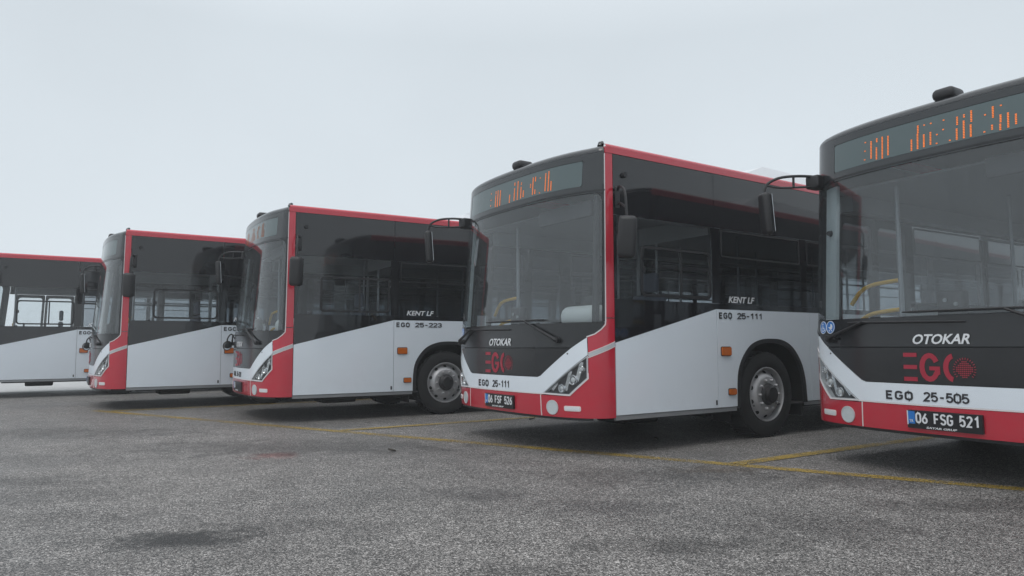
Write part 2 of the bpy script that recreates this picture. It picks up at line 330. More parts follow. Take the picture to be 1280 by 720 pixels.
def panel_data(polys, off=0.0, thick=0.012, step=(0.05, 0.4), conform=False, mapf=skin):
    V = []; F = []; idx = {}
    def vid(p):
        k = (round(p[0], 5), round(p[1], 5))
        if k not in idx: idx[k] = len(V); V.append(k)
        return idx[k]
    ct = sorted({round(p[0], 5) for q in polys for p in q}) if conform else []
    cz = sorted({round(p[1], 5) for q in polys for p in q}) if conform else []
    for poly in polys:
        ar = sum(poly[i - 1][0] * poly[i][1] - poly[i][0] * poly[i - 1][1] for i in range(len(poly)))
        if ar < 0: poly = poly[::-1]
        t0, t1 = min(p[0] for p in poly), max(p[0] for p in poly); z0, z1 = min(p[1] for p in poly), max(p[1] for p in poly)
        gt = {t0, t1} | {v for v in ct if t0 < v < t1}; gz = {z0, z1} | {v for v in cz if z0 < v < z1}
        k = math.ceil(t0 / step[0])
        while k * step[0] < t1:
            v = k * step[0]
            if abs(v) <= T + step[0] or k % 16 == 0: gt.add(v)
            k += 1
        k = math.ceil(z0 / step[1])
        while k * step[1] < z1: gz.add(k * step[1]); k += 1
        gt = sorted(gt); gz = sorted(gz)
        for i in range(len(gt) - 1):
            if gt[i + 1] - gt[i] < 1e-6: continue
            col = clip(clip(poly, 0, gt[i], False), 0, gt[i + 1], True)
            if len(col) < 3: continue
            for j in range(len(gz) - 1):
                if gz[j + 1] - gz[j] < 1e-6: continue
                c = clip(clip(col, 1, gz[j], False), 1, gz[j + 1], True)
                ids = []
                for p in c:
                    q = vid(p)
                    if not ids or (ids[-1] != q): ids.append(q)
                if len(ids) > 1 and ids[0] == ids[-1]: ids.pop()
                if len(set(ids)) < 3 or len(set(ids)) != len(ids): continue
                a2 = sum(V[ids[k - 1]][0] * V[ids[k]][1] - V[ids[k]][0] * V[ids[k - 1]][1] for k in range(len(ids)))
                if a2 > 1e-9: F.append(tuple(ids))
    P = [mapf(t, z, off) for t, z in V]
    if thick:
        n = len(V); P += [mapf(t, z, off - thick) for t, z in V]; edges = {}
        for f in F:
            for k in range(len(f)): edges[(f[k - 1], f[k])] = 1
        back = [tuple(i + n for i in reversed(f)) for f in F]
        rim = [(b, a, a + n, b + n) for (a, b) in edges if (b, a) not in edges]
        F = F + back + rim
    return P, F
def panel(name, polys, mat, parent=None, off=0.0, thick=0.012, step=(0.05, 0.4), conform=False):
    if isinstance(polys[0][0], (int, float)): polys = [polys]
    P, F = panel_data(polys, off, thick, step, conform); return mesh(name, P, F, mat, parent, True)
def fx(pts): return [(tx(x), z) for x, z in pts]                # front polygon given in (x, z)
def mir(poly): return [(-a, b) for a, b in reversed(poly)]
def rect(a, b, c, d): return [(a, c), (b, c), (b, d), (a, d)]
def rrect(a, b, c, d, r, n=5):
    out = []
    for cx, cz, a0 in ((b - r, c + r, 270), (b - r, d - r, 0), (a + r, d - r, 90), (a + r, c + r, 180)):
        for k in range(n + 1): q = R(a0 + 90 * k / n); out.append((cx + r * math.cos(q), cz + r * math.sin(q)))
    return out
def strip(pts, w):                                             # mitred band along a polyline: quads that share their end edges
    n = len(pts); closed = n > 3 and math.hypot(pts[0][0] - pts[-1][0], pts[0][1] - pts[-1][1]) < 1e-6; L = []
    def nrm(a, b):
        l = math.hypot(b[0] - a[0], b[1] - a[1]) or 1; return (-(b[1] - a[1]) / l, (b[0] - a[0]) / l)
    for i in range(n):
        pa = pts[i - 1] if i else (pts[-2] if closed else None); pb = pts[i + 1] if i < n - 1 else (pts[1] if closed else None)
        ns = ([nrm(pa, pts[i])] if pa else []) + ([nrm(pts[i], pb)] if pb else [])
        mx_, mz = sum(q[0] for q in ns), sum(q[1] for q in ns); l = math.hypot(mx_, mz) or 1; mx_ /= l; mz /= l
        k = w / 2 / max(mx_ * ns[0][0] + mz * ns[0][1], 0.4); L.append(((pts[i][0] - mx_ * k, pts[i][1] - mz * k), (pts[i][0] + mx_ * k, pts[i][1] + mz * k)))
    return [[L[i][0], L[i + 1][0], L[i + 1][1], L[i][1]] for i in range(n - 1)]
def _arc(cx, cz, rx, rz, a0, a1, n=8): return [(cx + rx * math.cos(R(a0 + (a1 - a0) * k / n)), cz + rz * math.sin(R(a0 + (a1 - a0) * k / n))) for k in range(n + 1)]
def _oval(r): return _arc(0.5 - r, 1 - r, r, r, 0, 90) + _arc(r, 1 - r, r, r, 90, 180) + _arc(r, r, r, r, 180, 270) + _arc(0.5 - r, r, r, r, 270, 360) + [(0.5, 1 - r)]
GLYPH = {                                                      # narrow road-sign lettering, strokes in a 0.5 x 1 box
    '0': [_oval(0.25)], 'O': [_oval(0.25)], '1': [[(0.1, 0.78), (0.34, 1.0), (0.34, 0)]],
    '2': [_arc(0.25, 0.75, 0.25, 0.25, 165, -20) + [(0.02, 0.0), (0.5, 0.0)]],
    '3': [_arc(0.25, 0.75, 0.23, 0.25, 160, -90) , _arc(0.25, 0.25, 0.25, 0.25, 90, -160)],
    '5': [[(0.47, 1.0), (0.07, 1.0), (0.03, 0.52), (0.12, 0.58)] + _arc(0.25, 0.32, 0.25, 0.32, 100, -155)],
    '6': [[(0.40, 1.0), (0.06, 0.45)] + _arc(0.25, 0.28, 0.25, 0.28, 150, 510, 18)],
    'E': [[(0.48, 1.0), (0.04, 1.0), (0.04, 0.0), (0.48, 0.0)], [(0.12, 0.51), (0.42, 0.51)]],
    'F': [[(0.48, 1.0), (0.04, 1.0), (0.04, 0.0)], [(0.12, 0.51), (0.42, 0.51)]],
    'G': [_arc(0.25, 0.75, 0.25, 0.25, 15, 180) + _arc(0.25, 0.25, 0.25, 0.25, 180, 360) + [(0.5, 0.46), (0.28, 0.46)]],
    'S': [_arc(0.25, 0.76, 0.24, 0.24, 20, 250) + _arc(0.25, 0.25, 0.25, 0.25, 75, -160)],
    '-': [[(0.1, 0.45), (0.42, 0.45)]]}
def signwriting(name, s, x0, x1, z0, z1, wt, mat, parent, off=0.004, gap=0.20):
    h = z1 - z0; adv = (x1 - x0 + 0.14 * h) / len(s); gw = adv - gap * h; q = []
    for i, ch in enumerate(s):
        if ch == ' ': continue
        for st in GLYPH[ch]:
            q += strip([(x0 + i * adv + u * 2 * gw, z0 + wt / 2 + v * (h - wt)) for u, v in st], wt)
    return panel(name, q, mat, parent, off=off, thick=0.0025, step=(5, 5))
def ring(outer, inner):                                        # quads between two outlines of equal count
    n = len(outer); return [[outer[i - 1], outer[i], inner[i], inner[i - 1]] for i in range(n)]
def text_polys(s, size, shear=0.0, bold=0.0, spacing=1.0, wscale=1.0):
    cu = bpy.data.curves.new('letters', 'FONT'); cu.body = s; cu.size = 1; cu.shear = shear; cu.offset = bold; cu.space_character = spacing; cu.resolution_u = 3
    o = bpy.data.objects.new('letters', cu); COL.objects.link(o)
    bpy.context.view_layer.update()
    me = o.evaluated_get(bpy.context.evaluated_depsgraph_get()).to_mesh()
    V = [(v.co.x, v.co.y) for v in me.vertices]; F = [tuple(p.vertices) for p in me.polygons]
    o.evaluated_get(bpy.context.evaluated_depsgraph_get()).to_mesh_clear()
    bpy.data.objects.remove(o); bpy.data.curves.remove(cu)
    return V, F
def lettering(name, s, x0, x1, z0, z1, mat, parent, side=False, off=0.004, mapf=None, **k):
    V, F = text_polys(s, 1, **k)
    ax, bx = min(v[0] for v in V), max(v[0] for v in V); az_, bz = min(v[1] for v in V), max(v[1] for v in V)
    P = [(x0 + (v[0] - ax) / (bx - ax) * (x1 - x0), z0 + (v[1] - az_) / (bz - az_) * (z1 - z0)) for v in V]
    n = len(P); mf = mapf or skin
    Q = [mf(a, b, off) for a, b in P] + [mf(a, b, off - 0.0025) for a, b in P]
    FF = []
    ed = {}
    for f in F:
        ar = sum(P[f[i - 1]][0] * P[f[i]][1] - P[f[i]][0] * P[f[i - 1]][1] for i in range(len(f)))
        f = f if ar > 0 else tuple(reversed(f)); FF.append(f)
        for i in range(len(f)): ed[(f[i - 1], f[i])] = 1
    FF += [(b, a, a + n, b + n) for (a, b) in ed if (b, a) not in ed]
    return mesh(name, Q, FF, mat, parent)

def tag(o, label=None, cat=None, group=None, kind=None):
    if label: o['label'] = label
    if cat: o['category'] = cat
    if group: o['group'] = group
    if kind: o['kind'] = kind
    return o
def empty(name, loc=(0, 0, 0), rz=0):
    o = bpy.data.objects.new(name, None); COL.objects.link(o); o.location = loc; o.rotation_euler = (0, 0, rz); o.empty_display_size = 0.3; return o
def copy_tree(o, parent=None):
    c = o.copy(); COL.objects.link(c)
    if parent: c.parent = parent
    for ch in list(o.children): copy_tree(ch, c)
    return c

# ------------------------------------------------------------------ ground
def flat(name, pts, z, mat, kind='structure', sub=None):
    o = mesh(name, [(x, y, z) for x, y in pts], [tuple(range(len(pts)))], mat); tag(o, kind=kind); return o
GR = 380
flat('ground', [(-GR, -60), (GR, -60), (GR, 420), (-GR, 420)], 0.0, asph)
def ribbon(name, a, b, wd, z=0.004):
    a, b = Vector((*a, 0)), Vector((*b, 0)); d = (b - a).normalized(); q = Vector((-d.y, d.x, 0)) * wd / 2
    return flat(name, [(p.x, p.y) for p in (a - q, b - q, b + q, a + q)], z, mark)
fa, fb = Vector((-4.71, 10.26)), Vector((3.6, 5.07)); fd = (fb - fa).normalized()
ribbon('painted_line', (fa - fd * 2.4)[:], (fb + fd * 9)[:], 0.145)
ax_dir = Vector((math.sin(R(57.6)), math.cos(R(57.6))))
for st in ((-6.45, 11.36), (-2.12, 8.65), (1.86, 6.13), (5.9, 3.65)):
    a = Vector(st) + ax_dir * 0.06; ribbon('painted_line', a[:], (a + ax_dir * 12.5)[:], 0.14, 0.008)
edge = [(-60, 20)]
for k in range(40):
    x = -24 + k * 0.42; edge.append((x, 15.2 + (x + 11.2) * 2.2 * (1 if x > -11.2 else 0.12) + random.uniform(-0.25, 0.25)))
pts = [(-60, 13.5)] + [(x, y) for x, y in edge[1:] if y < 30 and x < -7] + [(-5, 32), (-5, 60), (-60, 60)]
flat('concrete_apron', pts, 0.004, concrete)

# ------------------------------------------------------------------ city bus
def wheel(bus, y, sg):
    x = sg * 1.235; cz = 0.475
    b = MB(); b.lathe_x([(0.30, 0.0), (0.315, 0.012), (0.36, 0.018), (0.42, 0.016), (0.455, 0.0), (0.470, -0.03), (0.475, -0.06), (0.475, -0.22), (0.468, -0.25), (0.44, -0.275), (0.36, -0.285), (0.295, -0.275)], x, y, cz, sg, 56)
    for k in range(56):                                        # shoulder blocks of the tread
        a = 2 * math.pi * k / 56; c, s = math.cos(a), math.sin(a); V = []
        for r in (0.45, 0.479):
            for xx in (-0.02, -0.26):
                for da in (-0.03, 0.03):
                    V.append((x + sg * xx, y + r * math.cos(a + da), cz + r * math.sin(a + da)))
        b.add(V, [(4, 5, 7, 6), (0, 1, 5, 4), (2, 6, 7, 3), (0, 4, 6, 2), (1, 3, 7, 5)])
    wh = MB().lathe_x([(0.13, -0.2), (0.13, -0.27), (0.02, -0.27)], x, y, cz, sg, 24).build('wheel', under, bus)
    b.build('tyre', rubber, wh)
    r = MB(); r.lathe_x([(0.303, -0.004), (0.300, 0.008), (0.290, 0.010), (0.283, 0.0), (0.279, -0.03), (0.272, -0.05), (0.262, -0.045), (0.232, -0.02), (0.208, 0.004), (0.196, 0.016), (0.186, 0.02), (0.125, 0.02), (0.118, 0.012)], x, y, cz, sg, 56, 0)
    for k in range(10):
        a = 2 * math.pi * (k + 0.5) / 10; cy, cz2 = y + 0.243 * math.cos(a), cz + 0.243 * math.sin(a)
        V = []                                                # hand hole: a dark oval let into the sloping disc
        for q in range(14):
            u = 2 * math.pi * q / 14; dr, dt = 0.0175 * math.cos(u), 0.027 * math.sin(u); rr = 0.245 + dr; aa = a + dt / 0.245
            xo = -0.02 - (rr - 0.232) * (0.025 / 0.03) + 0.004 if rr > 0.232 else -0.02 + (0.232 - rr) * 1.0 + 0.004
            V.append((x + sg * xo, y + rr * math.cos(aa), cz + rr * math.sin(aa)))
        r.add(V, [tuple(range(14)) if sg < 0 else tuple(reversed(range(14)))], 1)
        a = 2 * math.pi * k / 10; 
        r.lathe_x([(0.0165, 0.018), (0.0165, 0.042), (0.010, 0.052), (0.0, 0.052)], x, y + 0.160 * math.cos(a), cz + 0.160 * math.sin(a), sg, 8, 0)
    r.build('rim', [steel, under], wh)
    MB().lathe_x([(0.122, 0.014), (0.118, 0.03), (0.10, 0.045), (0.095, 0.075), (0.08, 0.088), (0.0, 0.092)], x, y, cz, sg, 32).build('hub', plastic, wh)

SEAM = 0.006
ARCH = [(-0.61, 0.36), (-0.595, 0.69), (-0.52, 0.87), (-0.38, 1.01), (-0.2, 1.075), (0.0, 1.088), (0.2, 1.07), (0.38, 0.99), (0.53, 0.82), (0.6, 0.62), (0.625, 0.36)]
ARCH = [tuple(v)[:2] for v in spline([(a, b, 0) for a, b in ARCH], 4)]
def make_bus():
    bus = empty('city_bus')
    P = lambda n, polys, m, **k: panel(n, polys, m, bus, **k)
    # ---- front
    tp = T - 0.105                                             # edge of the red pillar
    bl = fx([(1.03, 1.003), (1.16, 1.102), (1.215, 1.128), (1.248, 1.172), (1.2605, 1.225)])
    bl[-1] = (tp, 1.235)
    P('hood_panel', fx([(-0.62, 0.722), (0.62, 0.722), (0.66, 0.733), (1.022, 0.996), (-1.022, 0.996), (-0.66, 0.733)]), black_front)
    P('scuttle_panel', [(-tp, 1.238)] + [(-a, b) for a, b in reversed(bl)][1:] + bl[:-1] + [(tp, 1.238)], black_front)
    zt = 2.462
    tg = tp - 0.035
    g = []
    for cx, cz, a0 in ((tg - 0.09, zt - 0.09, 0), (-tg + 0.09, zt - 0.09, 90)):
        for k in range(7): q = R(a0 + 15 * k); g.append((cx + 0.09 * math.cos(q), cz + 0.09 * math.sin(q)))
    P('windscreen', [(-tg, 1.243), (tg, 1.243)] + g, wind_glass, thick=0.006, step=(0.04, 0.35))
    fr = [rect(tg + 0.002, tp - 0.004, 1.243, 2.55), rect(-tp + 0.004, -tg - 0.002, 1.243, 2.55)]
    fr += [[(tg + 0.002, zt - 0.09), (tg + 0.002, zt + 0.002), (tg - 0.09, zt + 0.002), (tg - 0.09, zt), (tg - 0.064, zt - 0.004), (tg - 0.026, zt - 0.026), (tg - 0.004, zt - 0.064)]]
    fr += [mir(fr[-1])]
    for q in ((fr[0], fr[2]), (fr[1], fr[3])): P('windscreen_surround', list(q), black_front, off=0.001)
    dz0, dz1 = 2.548, 2.795; d0, d1 = -tx(0.95), tx(1.065)
    P('header_panel', [rect(-tp, tp, zt + 0.006, dz0 - 0.003), rect(-tp, d0 - 0.003, dz0 - 0.003, dz1 + 0.003), rect(d1 + 0.003, tp, dz0 - 0.003, dz1 + 0.003), rect(-tp, tp, dz1 + 0.003, 2.862)], cap_grey, conform=True)
    dd = P('destination_display', rrect(d0, d1, dz0, dz1, 0.02), board, off=-0.002)
    P('header_trim', strip([(-tp, 2.49), (-0.6, 2.49), (0.6, 2.49), (tp, 2.49)], 0.012), black_front, off=0.006, step=(0.05, 0.4))
    P('front_band', fx([(-0.695, 0.566), (0.695, 0.566), (1.168, 0.935), (1.163, 1.097), (1.028, 0.998), (0.664, 0.730), (0.622, 0.717), (-0.622, 0.717), (-0.664, 0.730), (-1.028, 0.998), (-1.163, 1.097), (-1.168, 0.935)]), white)
    P('bumper', fx([(-0.675, 0.35), (0.675, 0.35), (0.664, 0.553), (-0.664, 0.553)]), red, thick=0.03)
    P('bumper_lip', fx([(-1.2, 0.325), (1.2, 0.325), (1.2, 0.352), (-1.2, 0.352)]), plastic, off=-0.02, thick=0.03)
    P('bumper_trim', [fx(q) for q in strip([(-0.70, 0.560), (0.70, 0.560)], 0.010)] , pale_trim, off=0.003)
    for s in (1, -1):
        M = (lambda q: q) if s > 0 else mir
        MM = lambda L: [M(q) for q in L]
        low = fx([(1.172, 0.93), (1.173, 0.714), (1.013, 0.548), (0.670, 0.549)])
        if s > 0:
            P('corner_panel', M([(tx(0.681), 0.35), (T, 0.35), (T, 1.272), (tp, 1.272), (tp, 1.238)] + list(reversed(bl[1:-1])) + [(tx(1.168), 1.095)] + low), red, thick=0.02)
        else:
            P('corner_panel', M([(tx(0.681), 0.35), (T, 0.35), (T, 1.035)] + low), red, thick=0.02)
            P('corner_cover', M([(tx(1.172), 0.933), (T, 1.038), (T, 1.13), (bl[2][0] + 0.003, 1.13), (bl[1][0], 1.104), (tx(1.168), 1.095)]), white, thick=0.02)
            P('corner_cover', M([(T, 1.133), (T, 1.272), (tp, 1.272), (tp, 1.238)] + list(reversed(bl[3:-1])) + [(bl[2][0] + 0.004, 1.133)]), black_front, thick=0.02)
        P('windscreen_pillar', M(rect(tp, T, 1.282, 2.85)), red if s > 0 else black_front, thick=0.02)
        P('pillar_joint', M(rect(tp + 0.004, T, 1.273, 1.281)), black_front, off=-0.003)
        tr = [(tp, 2.845), (tp, 1.25), (bl[-1][0] - 0.004, 1.215)] + [(a, b) for a, b in reversed(bl[1:-1])]
        P('pillar_trim', MM(strip(tr, 0.011)), pale_trim if s > 0 else black_front, off=0.004)
        P('corner_seam', MM([fx(q) for q in strip([(0.672, 0.352), (0.666, 0.553)], 0.009)]), pale_trim, off=0.002)
        P('corner_stripe', MM(strip([(tx(1.172), 0.93), (T, 1.035)], 0.03)), silver, off=0.003)
        P('corner_stripe_edge', MM(strip([(tx(1.172), 0.952), (T, 1.057)], 0.008) + strip([(tx(1.172), 0.908), (T, 1.013)], 0.008)), pale_trim, off=0.004)
        # headlight: recessed bowl, lamps, clear cover
        HL = fx([(0.72, 0.572), (1.002, 0.566), (1.160, 0.722), (1.160, 0.912)])
        HO = fx([(0.70, 0.563), (1.010, 0.556), (1.170, 0.716), (1.170, 0.930)])
        h = P('headlight', M(HL), silver, off=-0.045, thick=0.01)
        P2 = lambda n, polys, m, **k: panel(n, polys, m, h, **k)
        # sloping bowl walls between the rim and the bed
        V = []; F = []
        for i, q in enumerate(M(HL)): V += [skin(*q, -0.004), skin(*q, -0.045)]
        for i in range(4): j = (i + 1) % 4; F.append((2 * i, 2 * j, 2 * j + 1, 2 * i + 1))
        mesh('lamp_bowl', V, F, silver, h)
        P2('lamp_rim', MM(ring(HO, HL)), silver, off=0.004, thick=0.014)
        P2('lamp_rim_trim', MM(strip([HO[0], HO[1], HO[2], (HO[2][0], HO[2][1] + 0.05)], 0.010)), pale_trim, off=0.006)
        P2('lamp_cover', M(HL), lamp_glass, off=0.0, thick=0.003)
        for (lx, lz, lr) in ((0.915, 0.618, 0.038), (1.035, 0.70, 0.045), (1.115, 0.80, 0.032)):
            c = Vector(skin(s * tx(lx), lz, -0.026)); _, _, nx, ny = plan(s * tx(lx)); nv = (Vector((nx, ny, 0)) + Vector((0, -1.2, 0))).normalized(); u = Vector((0, 0, 1)); v_ = nv.cross(u).normalized()
            b = MB(); prof = [(lr * 1.08, -0.02), (lr * 1.08, 0.016), (lr, 0.018), (lr * 0.82, 0.0), (lr * 0.5, -0.012)]; n = 20; V = []
            for r_, o_ in prof:
                for k in range(n): a = 2 * math.pi * k / n; V.append(c + nv * o_ + (u * math.sin(a) + v_ * math.cos(a)) * r_)
            b.add(V, [tuple((i * n + k, i * n + (k + 1) % n, (i + 1) * n + (k + 1) % n, (i + 1) * n + k)) for i in range(4) for k in range(n)], 0)
            V = [c + nv * (0.006 + 0.012 * math.cos(math.pi / 2 * i / 3)) + (u * math.sin(2 * math.pi * k / n) + v_ * math.cos(2 * math.pi * k / n)) * lr * 0.55 * max(math.sin(math.pi / 2 * i / 3), 0.02) for i in range(4) for k in range(n)]
            b.add(V, [tuple((i * n + k, (i + 1) * n + k, (i + 1) * n + (k + 1) % n, i * n + (k + 1) % n)) for i in range(3) for k in range(n)], 1)
            b.build('lamp_reflector', [bright, lensw], h)
        for a_, b_ in (((0.80, 0.60), (0.86, 0.668)), ((0.955, 0.60), (1.01, 0.785)), ((1.07, 0.69), (1.115, 0.868))):   # bright dividers
            P2('lamp_divider', MM([fx(q) for q in strip([a_, b_], 0.034)]), bright, off=-0.02, thick=0.02)
        fl = P('fog_light', M([(tx(0.815) + 0.068 * math.cos(2 * math.pi * k / 24), 0.437 + 0.065 * math.sin(2 * math.pi * k / 24)) for k in range(24)]), fogm, off=0.004, step=(0.05, 0.05))
        o24 = [(tx(0.815) + 0.072 * math.cos(2 * math.pi * k / 24), 0.437 + 0.069 * math.sin(2 * math.pi * k / 24)) for k in range(24)]
        i24 = [(tx(0.815) + 0.062 * math.cos(2 * math.pi * k / 24), 0.437 + 0.059 * math.sin(2 * math.pi * k / 24)) for k in range(24)]
        panel('fog_light_rim', MM(ring(o24, i24)), silver, fl, off=0.007)
        rf = P('reflector', M(rrect(tx(0.962), tx(1.10), 0.422, 0.448, 0.011)), lensw, off=0.006)
        panel('reflector_seat', MM(ring(rrect(tx(0.962) - 0.012, tx(1.10) + 0.012, 0.411, 0.459, 0.015), rrect(tx(0.962), tx(1.10), 0.422, 0.448, 0.011))), pale_trim, rf, off=0.004)
        P('bumper_screw', M([(tx(0.99) + 0.008 * math.cos(k), 0.945 + 0.008 * math.sin(k)) for k in [i * math.pi / 5 for i in range(10)]]), int_dark, off=0.002, thick=0.003)
    # ---- badges common to all
    lettering('maker_badge', 'OTOKAR', -0.205, 0.205, 1.022, 1.098, txt_chrome, bus, shear=0.28, bold=0.022, spacing=0.98, off=0.006)
    lg = [rect(-0.287, -0.182, z, z + 0.031) for z in (0.740, 0.832, 0.925)]
    def arc(cx, cz, rx, rz, a0, a1, wd, n=14):
        q = [(R(a0 + (a1 - a0) * k / n)) for k in range(n + 1)]
        return [[(cx + rx * math.cos(a), cz + rz * math.sin(a)), (cx + rx * math.cos(b), cz + rz * math.sin(b)), (cx + (rx - wd) * math.cos(b), cz + (rz - wd) * math.sin(b)), (cx + (rx - wd) * math.cos(a), cz + (rz - wd) * math.sin(a))] for a, b in zip(q[:-1], q[1:])]
    lg += arc(-0.088, 0.848, 0.076, 0.108, 28, 332, 0.038) + [rect(-0.090, -0.012, 0.826, 0.855), rect(-0.050, -0.012, 0.795, 0.8255)]
    lg += arc(0.095, 0.848, 0.084, 0.108, 105, 255, 0.037, 12)
    for i in range(-4, 5):                                    # disc of small bars beside the letters
        for j in range(-4, 5):
            if i * i + j * j <= 17: lg.append(rect(0.158 + i * 0.0130 - 0.0042, 0.158 + i * 0.0130 + 0.0042, 0.838 + j * 0.0140 - 0.0042, 0.838 + j * 0.0140 + 0.0042))
    for k in range(26):
        a = 2 * math.pi * k / 26
        if math.sin(a) > -0.75: lg += strip([(0.158 + 0.066 * math.cos(a), 0.838 + 0.071 * math.sin(a)), (0.158 + 0.079 * math.cos(a), 0.838 + 0.085 * math.sin(a))], 0.005)
    P('fleet_emblem', lg, txt_red, off=0.004, thick=0.0025, step=(5, 5))
    pl = P('number_plate', rrect(-0.268, 0.268, 0.384, 0.520, 0.008), plate_black, off=0.022, thick=0.02)
    panel('plate_strip', rect(-0.258, -0.207, 0.418, 0.512), blue, pl, off=0.025, thick=0.003)
    panel('plate_strip_edge', rect(-0.2665, -0.2585, 0.41, 0.515), txt_white, pl, off=0.025, thick=0.003)
    lettering('plate_country', 'TR', -0.248, -0.218, 0.43, 0.45, txt_white, pl, off=0.0275)
    lettering('plate_dealer', 'SAYAR GRUP', -0.125, 0.095, 0.389, 0.404, txt_white, pl, shear=0.2, bold=0.02, off=0.025)
    # ---- wipers
    for arm, blade, rr in (((0.885, 1.075), (0.44, 1.268), 0.013), ((-0.97, 1.07), (-0.62, 1.205), 0.012)):
        wb = MB().tube([skin(tx(arm[0]), arm[1], 0.03), skin(tx(arm[0] * 0.93 + blade[0] * 0.07), arm[1] * 0.9 + blade[1] * 0.1, 0.045), skin(tx(blade[0]), blade[1], 0.034)], [0.024, 0.016, 0.009], 8)
        wb.tube([skin(tx(arm[0]), arm[1], 0.0), skin(tx(arm[0]), arm[1], 0.045)], 0.03, 12)
        wp = wb.build('wiper', plastic, bus)
        x0, x1 = (blade[0] - 0.72, blade[0] + 0.28) if blade[0] > 0 else (blade[0] - 0.15, blade[0] + 0.80)
        bl_ = [skin(tx(x0 + (x1 - x0) * k / 16), blade[1] + (0.004 if blade[0] > 0 else -0.018 * k / 16), 0.018 + 0.006 * math.sin(math.pi * k / 16)) for k in range(17)]
        MB().tube(bl_, [0.005] + [0.009] * 15 + [0.005], 6).build('wiper_blade', plastic, wp)
    # ---- sides
    op = [(0.50, 1.84), (1.965, 3.40), (3.50, 4.92), (5.02, 6.40), (6.50, 7.90), (8.0, 9.40), (9.5, 11.4)]
    for s in (1, -1):
        M = (lambda q: q) if s > 0 else mir
        MM = lambda L: [M(q) for q in L]
        y0 = PB + 0.008
        P('cant_rail', MM([rect(tp + 0.004, ts(LEN), 2.852, 2.912)]), red, off=0.004, thick=0.03)
        up = [(0.463, 1.889), (1.895, 4.97), (4.976, 7.95), (7.956, LEN)]
        for a, b in up: P('upper_side_panel', M(rect(ts(a), ts(b), 2.265, 2.848)), black_gloss, off=-0.002)
        doors = [] if s > 0 else [(0.60, 1.84), (5.06, 6.36)]
        # window-level pillars
        cuts = [0.463] + [v for q in op for v in q] + [LEN]
        for i in range(0, len(cuts), 2):
            if s > 0 or i not in (0, 6): P('window_pillar', M(rect(ts(cuts[i]), ts(cuts[i + 1]), 1.462, 2.262)), black_gloss, off=-0.002)
        z_d = 1.046; z_s = 1.397
        if s > 0:
            P('waist_panel', M([(ts(0.463), z_d + 0.003), (ts(1.886), z_s + 0.003), (ts(1.8915), z_s + 0.003), (ts(1.8915), 1.459), (ts(0.463), 1.459)]), black_gloss, off=-0.002)
            P('waist_panel', M(rect(ts(1.8945), ts(LEN), z_s + 0.003, 1.459)), black_gloss, off=-0.002)
            lows = [(0.463, 1.886), (1.892, 3.525), (3.531, 5.55), (5.556, 7.75), (7.756, 9.45), (9.456, LEN)]
        else:
            segs = [(0.463, 0.594), (1.846, 5.054), (6.366, LEN)]
            for a, b in segs: P('waist_panel', M(rect(ts(a), ts(b), z_s + 0.003, 1.459)), black_gloss, off=-0.002)
            lows = [(0.463, 0.594), (1.892, 3.525), (3.531, 5.054), (6.366, 7.75), (7.756, 9.45), (9.456, LEN)]
        for i, (a, b) in enumerate(lows):
            zb = 0.372
            if s > 0 and i == 0: q = [(ts(a), zb), (ts(b), zb), (ts(b), z_s), (ts(a), z_d)]
            elif a < 2.8 < b or a < 8.65 < b:
                yc = 2.8 if a < 2.8 < b else 8.62
                ar = [(ts(yc) + u, max(zz, zb)) for u, zz in ARCH]
                q = [(ts(a), zb)] + ar + [(ts(b), zb), (ts(b), z_s), (ts(a), z_s)]
                lip = [(ts(yc) + u * 0.925, zz if zz < 0.5 else 0.475 + (zz - 0.475) * 0.925) for u, zz in ARCH]
                lo = [(ts(yc) + u * 1.004, zz if zz < 0.5 else 0.475 + (zz - 0.475) * 1.004) for u, zz in ARCH]
                P('wheel_arch_lip', MM([[lo[k], lo[k + 1], lip[k + 1], lip[k]] for k in range(len(lip) - 1)]), plastic, off=0.006, thick=0.03)
                lb = MB(); n = len(ARCH); V = []
                for u, zz in ARCH: V += [(s * 1.255, yc + u, zz), (s * 0.76, yc + u, zz)]
                lb.add(V, [(2 * k, 2 * k + 1, 2 * k + 3, 2 * k + 2) for k in range(n - 1)]); lb.add([(s * 0.76, yc + u, zz) for u, zz in ARCH], [tuple(range(n))])
                lb.build('wheel_housing', under, bus)
                wheel(bus, yc - 0.06, s)
            else: q = rect(ts(a), ts(b), zb, z_s)
            P('side_panel', M(q), white)
        P('sill', MM([rect(ts(a), ts(b), 0.325, 0.366) for a, b in ((0.463, 2.185), (3.42, 8.0), (9.25, LEN))]), sill, off=-0.008, thick=0.03)
        # glass
        for i, (a, b) in enumerate(op):
            if s < 0 and i in (0, 3): continue
            wn = P('driver_window' if (s > 0 and i == 0) else 'side_window', M(rect(ts(a) + 0.002, ts(b) - 0.002, 1.464, 2.260)), tint_glass if (s > 0 and i > 0) else side_glass, off=-0.004, thick=0.005)
            fo, fi = rrect(ts(a) + 0.31, ts(b) - 0.02, 1.495, 1.995, 0.06), rrect(ts(a) + 0.338, ts(b) - 0.048, 1.523, 1.967, 0.04)
            if not (s > 0 and i == 0): fo, fi = rrect(ts(a) + 0.02, ts(b) - 0.02, 1.955, 2.25, 0.03), rrect(ts(a) + 0.036, ts(b) - 0.036, 1.971, 2.234, 0.02)
            fm = panel('sliding_frame', MM(ring(fo, fi)), plastic, wn, off=0.002, thick=0.02)
            if s > 0 and i == 0:
                panel('window_latch', M(rrect(ts(a) + 0.32, ts(a) + 0.36, 1.73, 1.79, 0.01)), plastic, wn, off=0.012, thick=0.01)
                panel('frame_post', M(rect(ts(a) + 0.86, ts(a) + 0.885, 1.523, 1.967)), plastic, wn, off=0.001, thick=0.016)
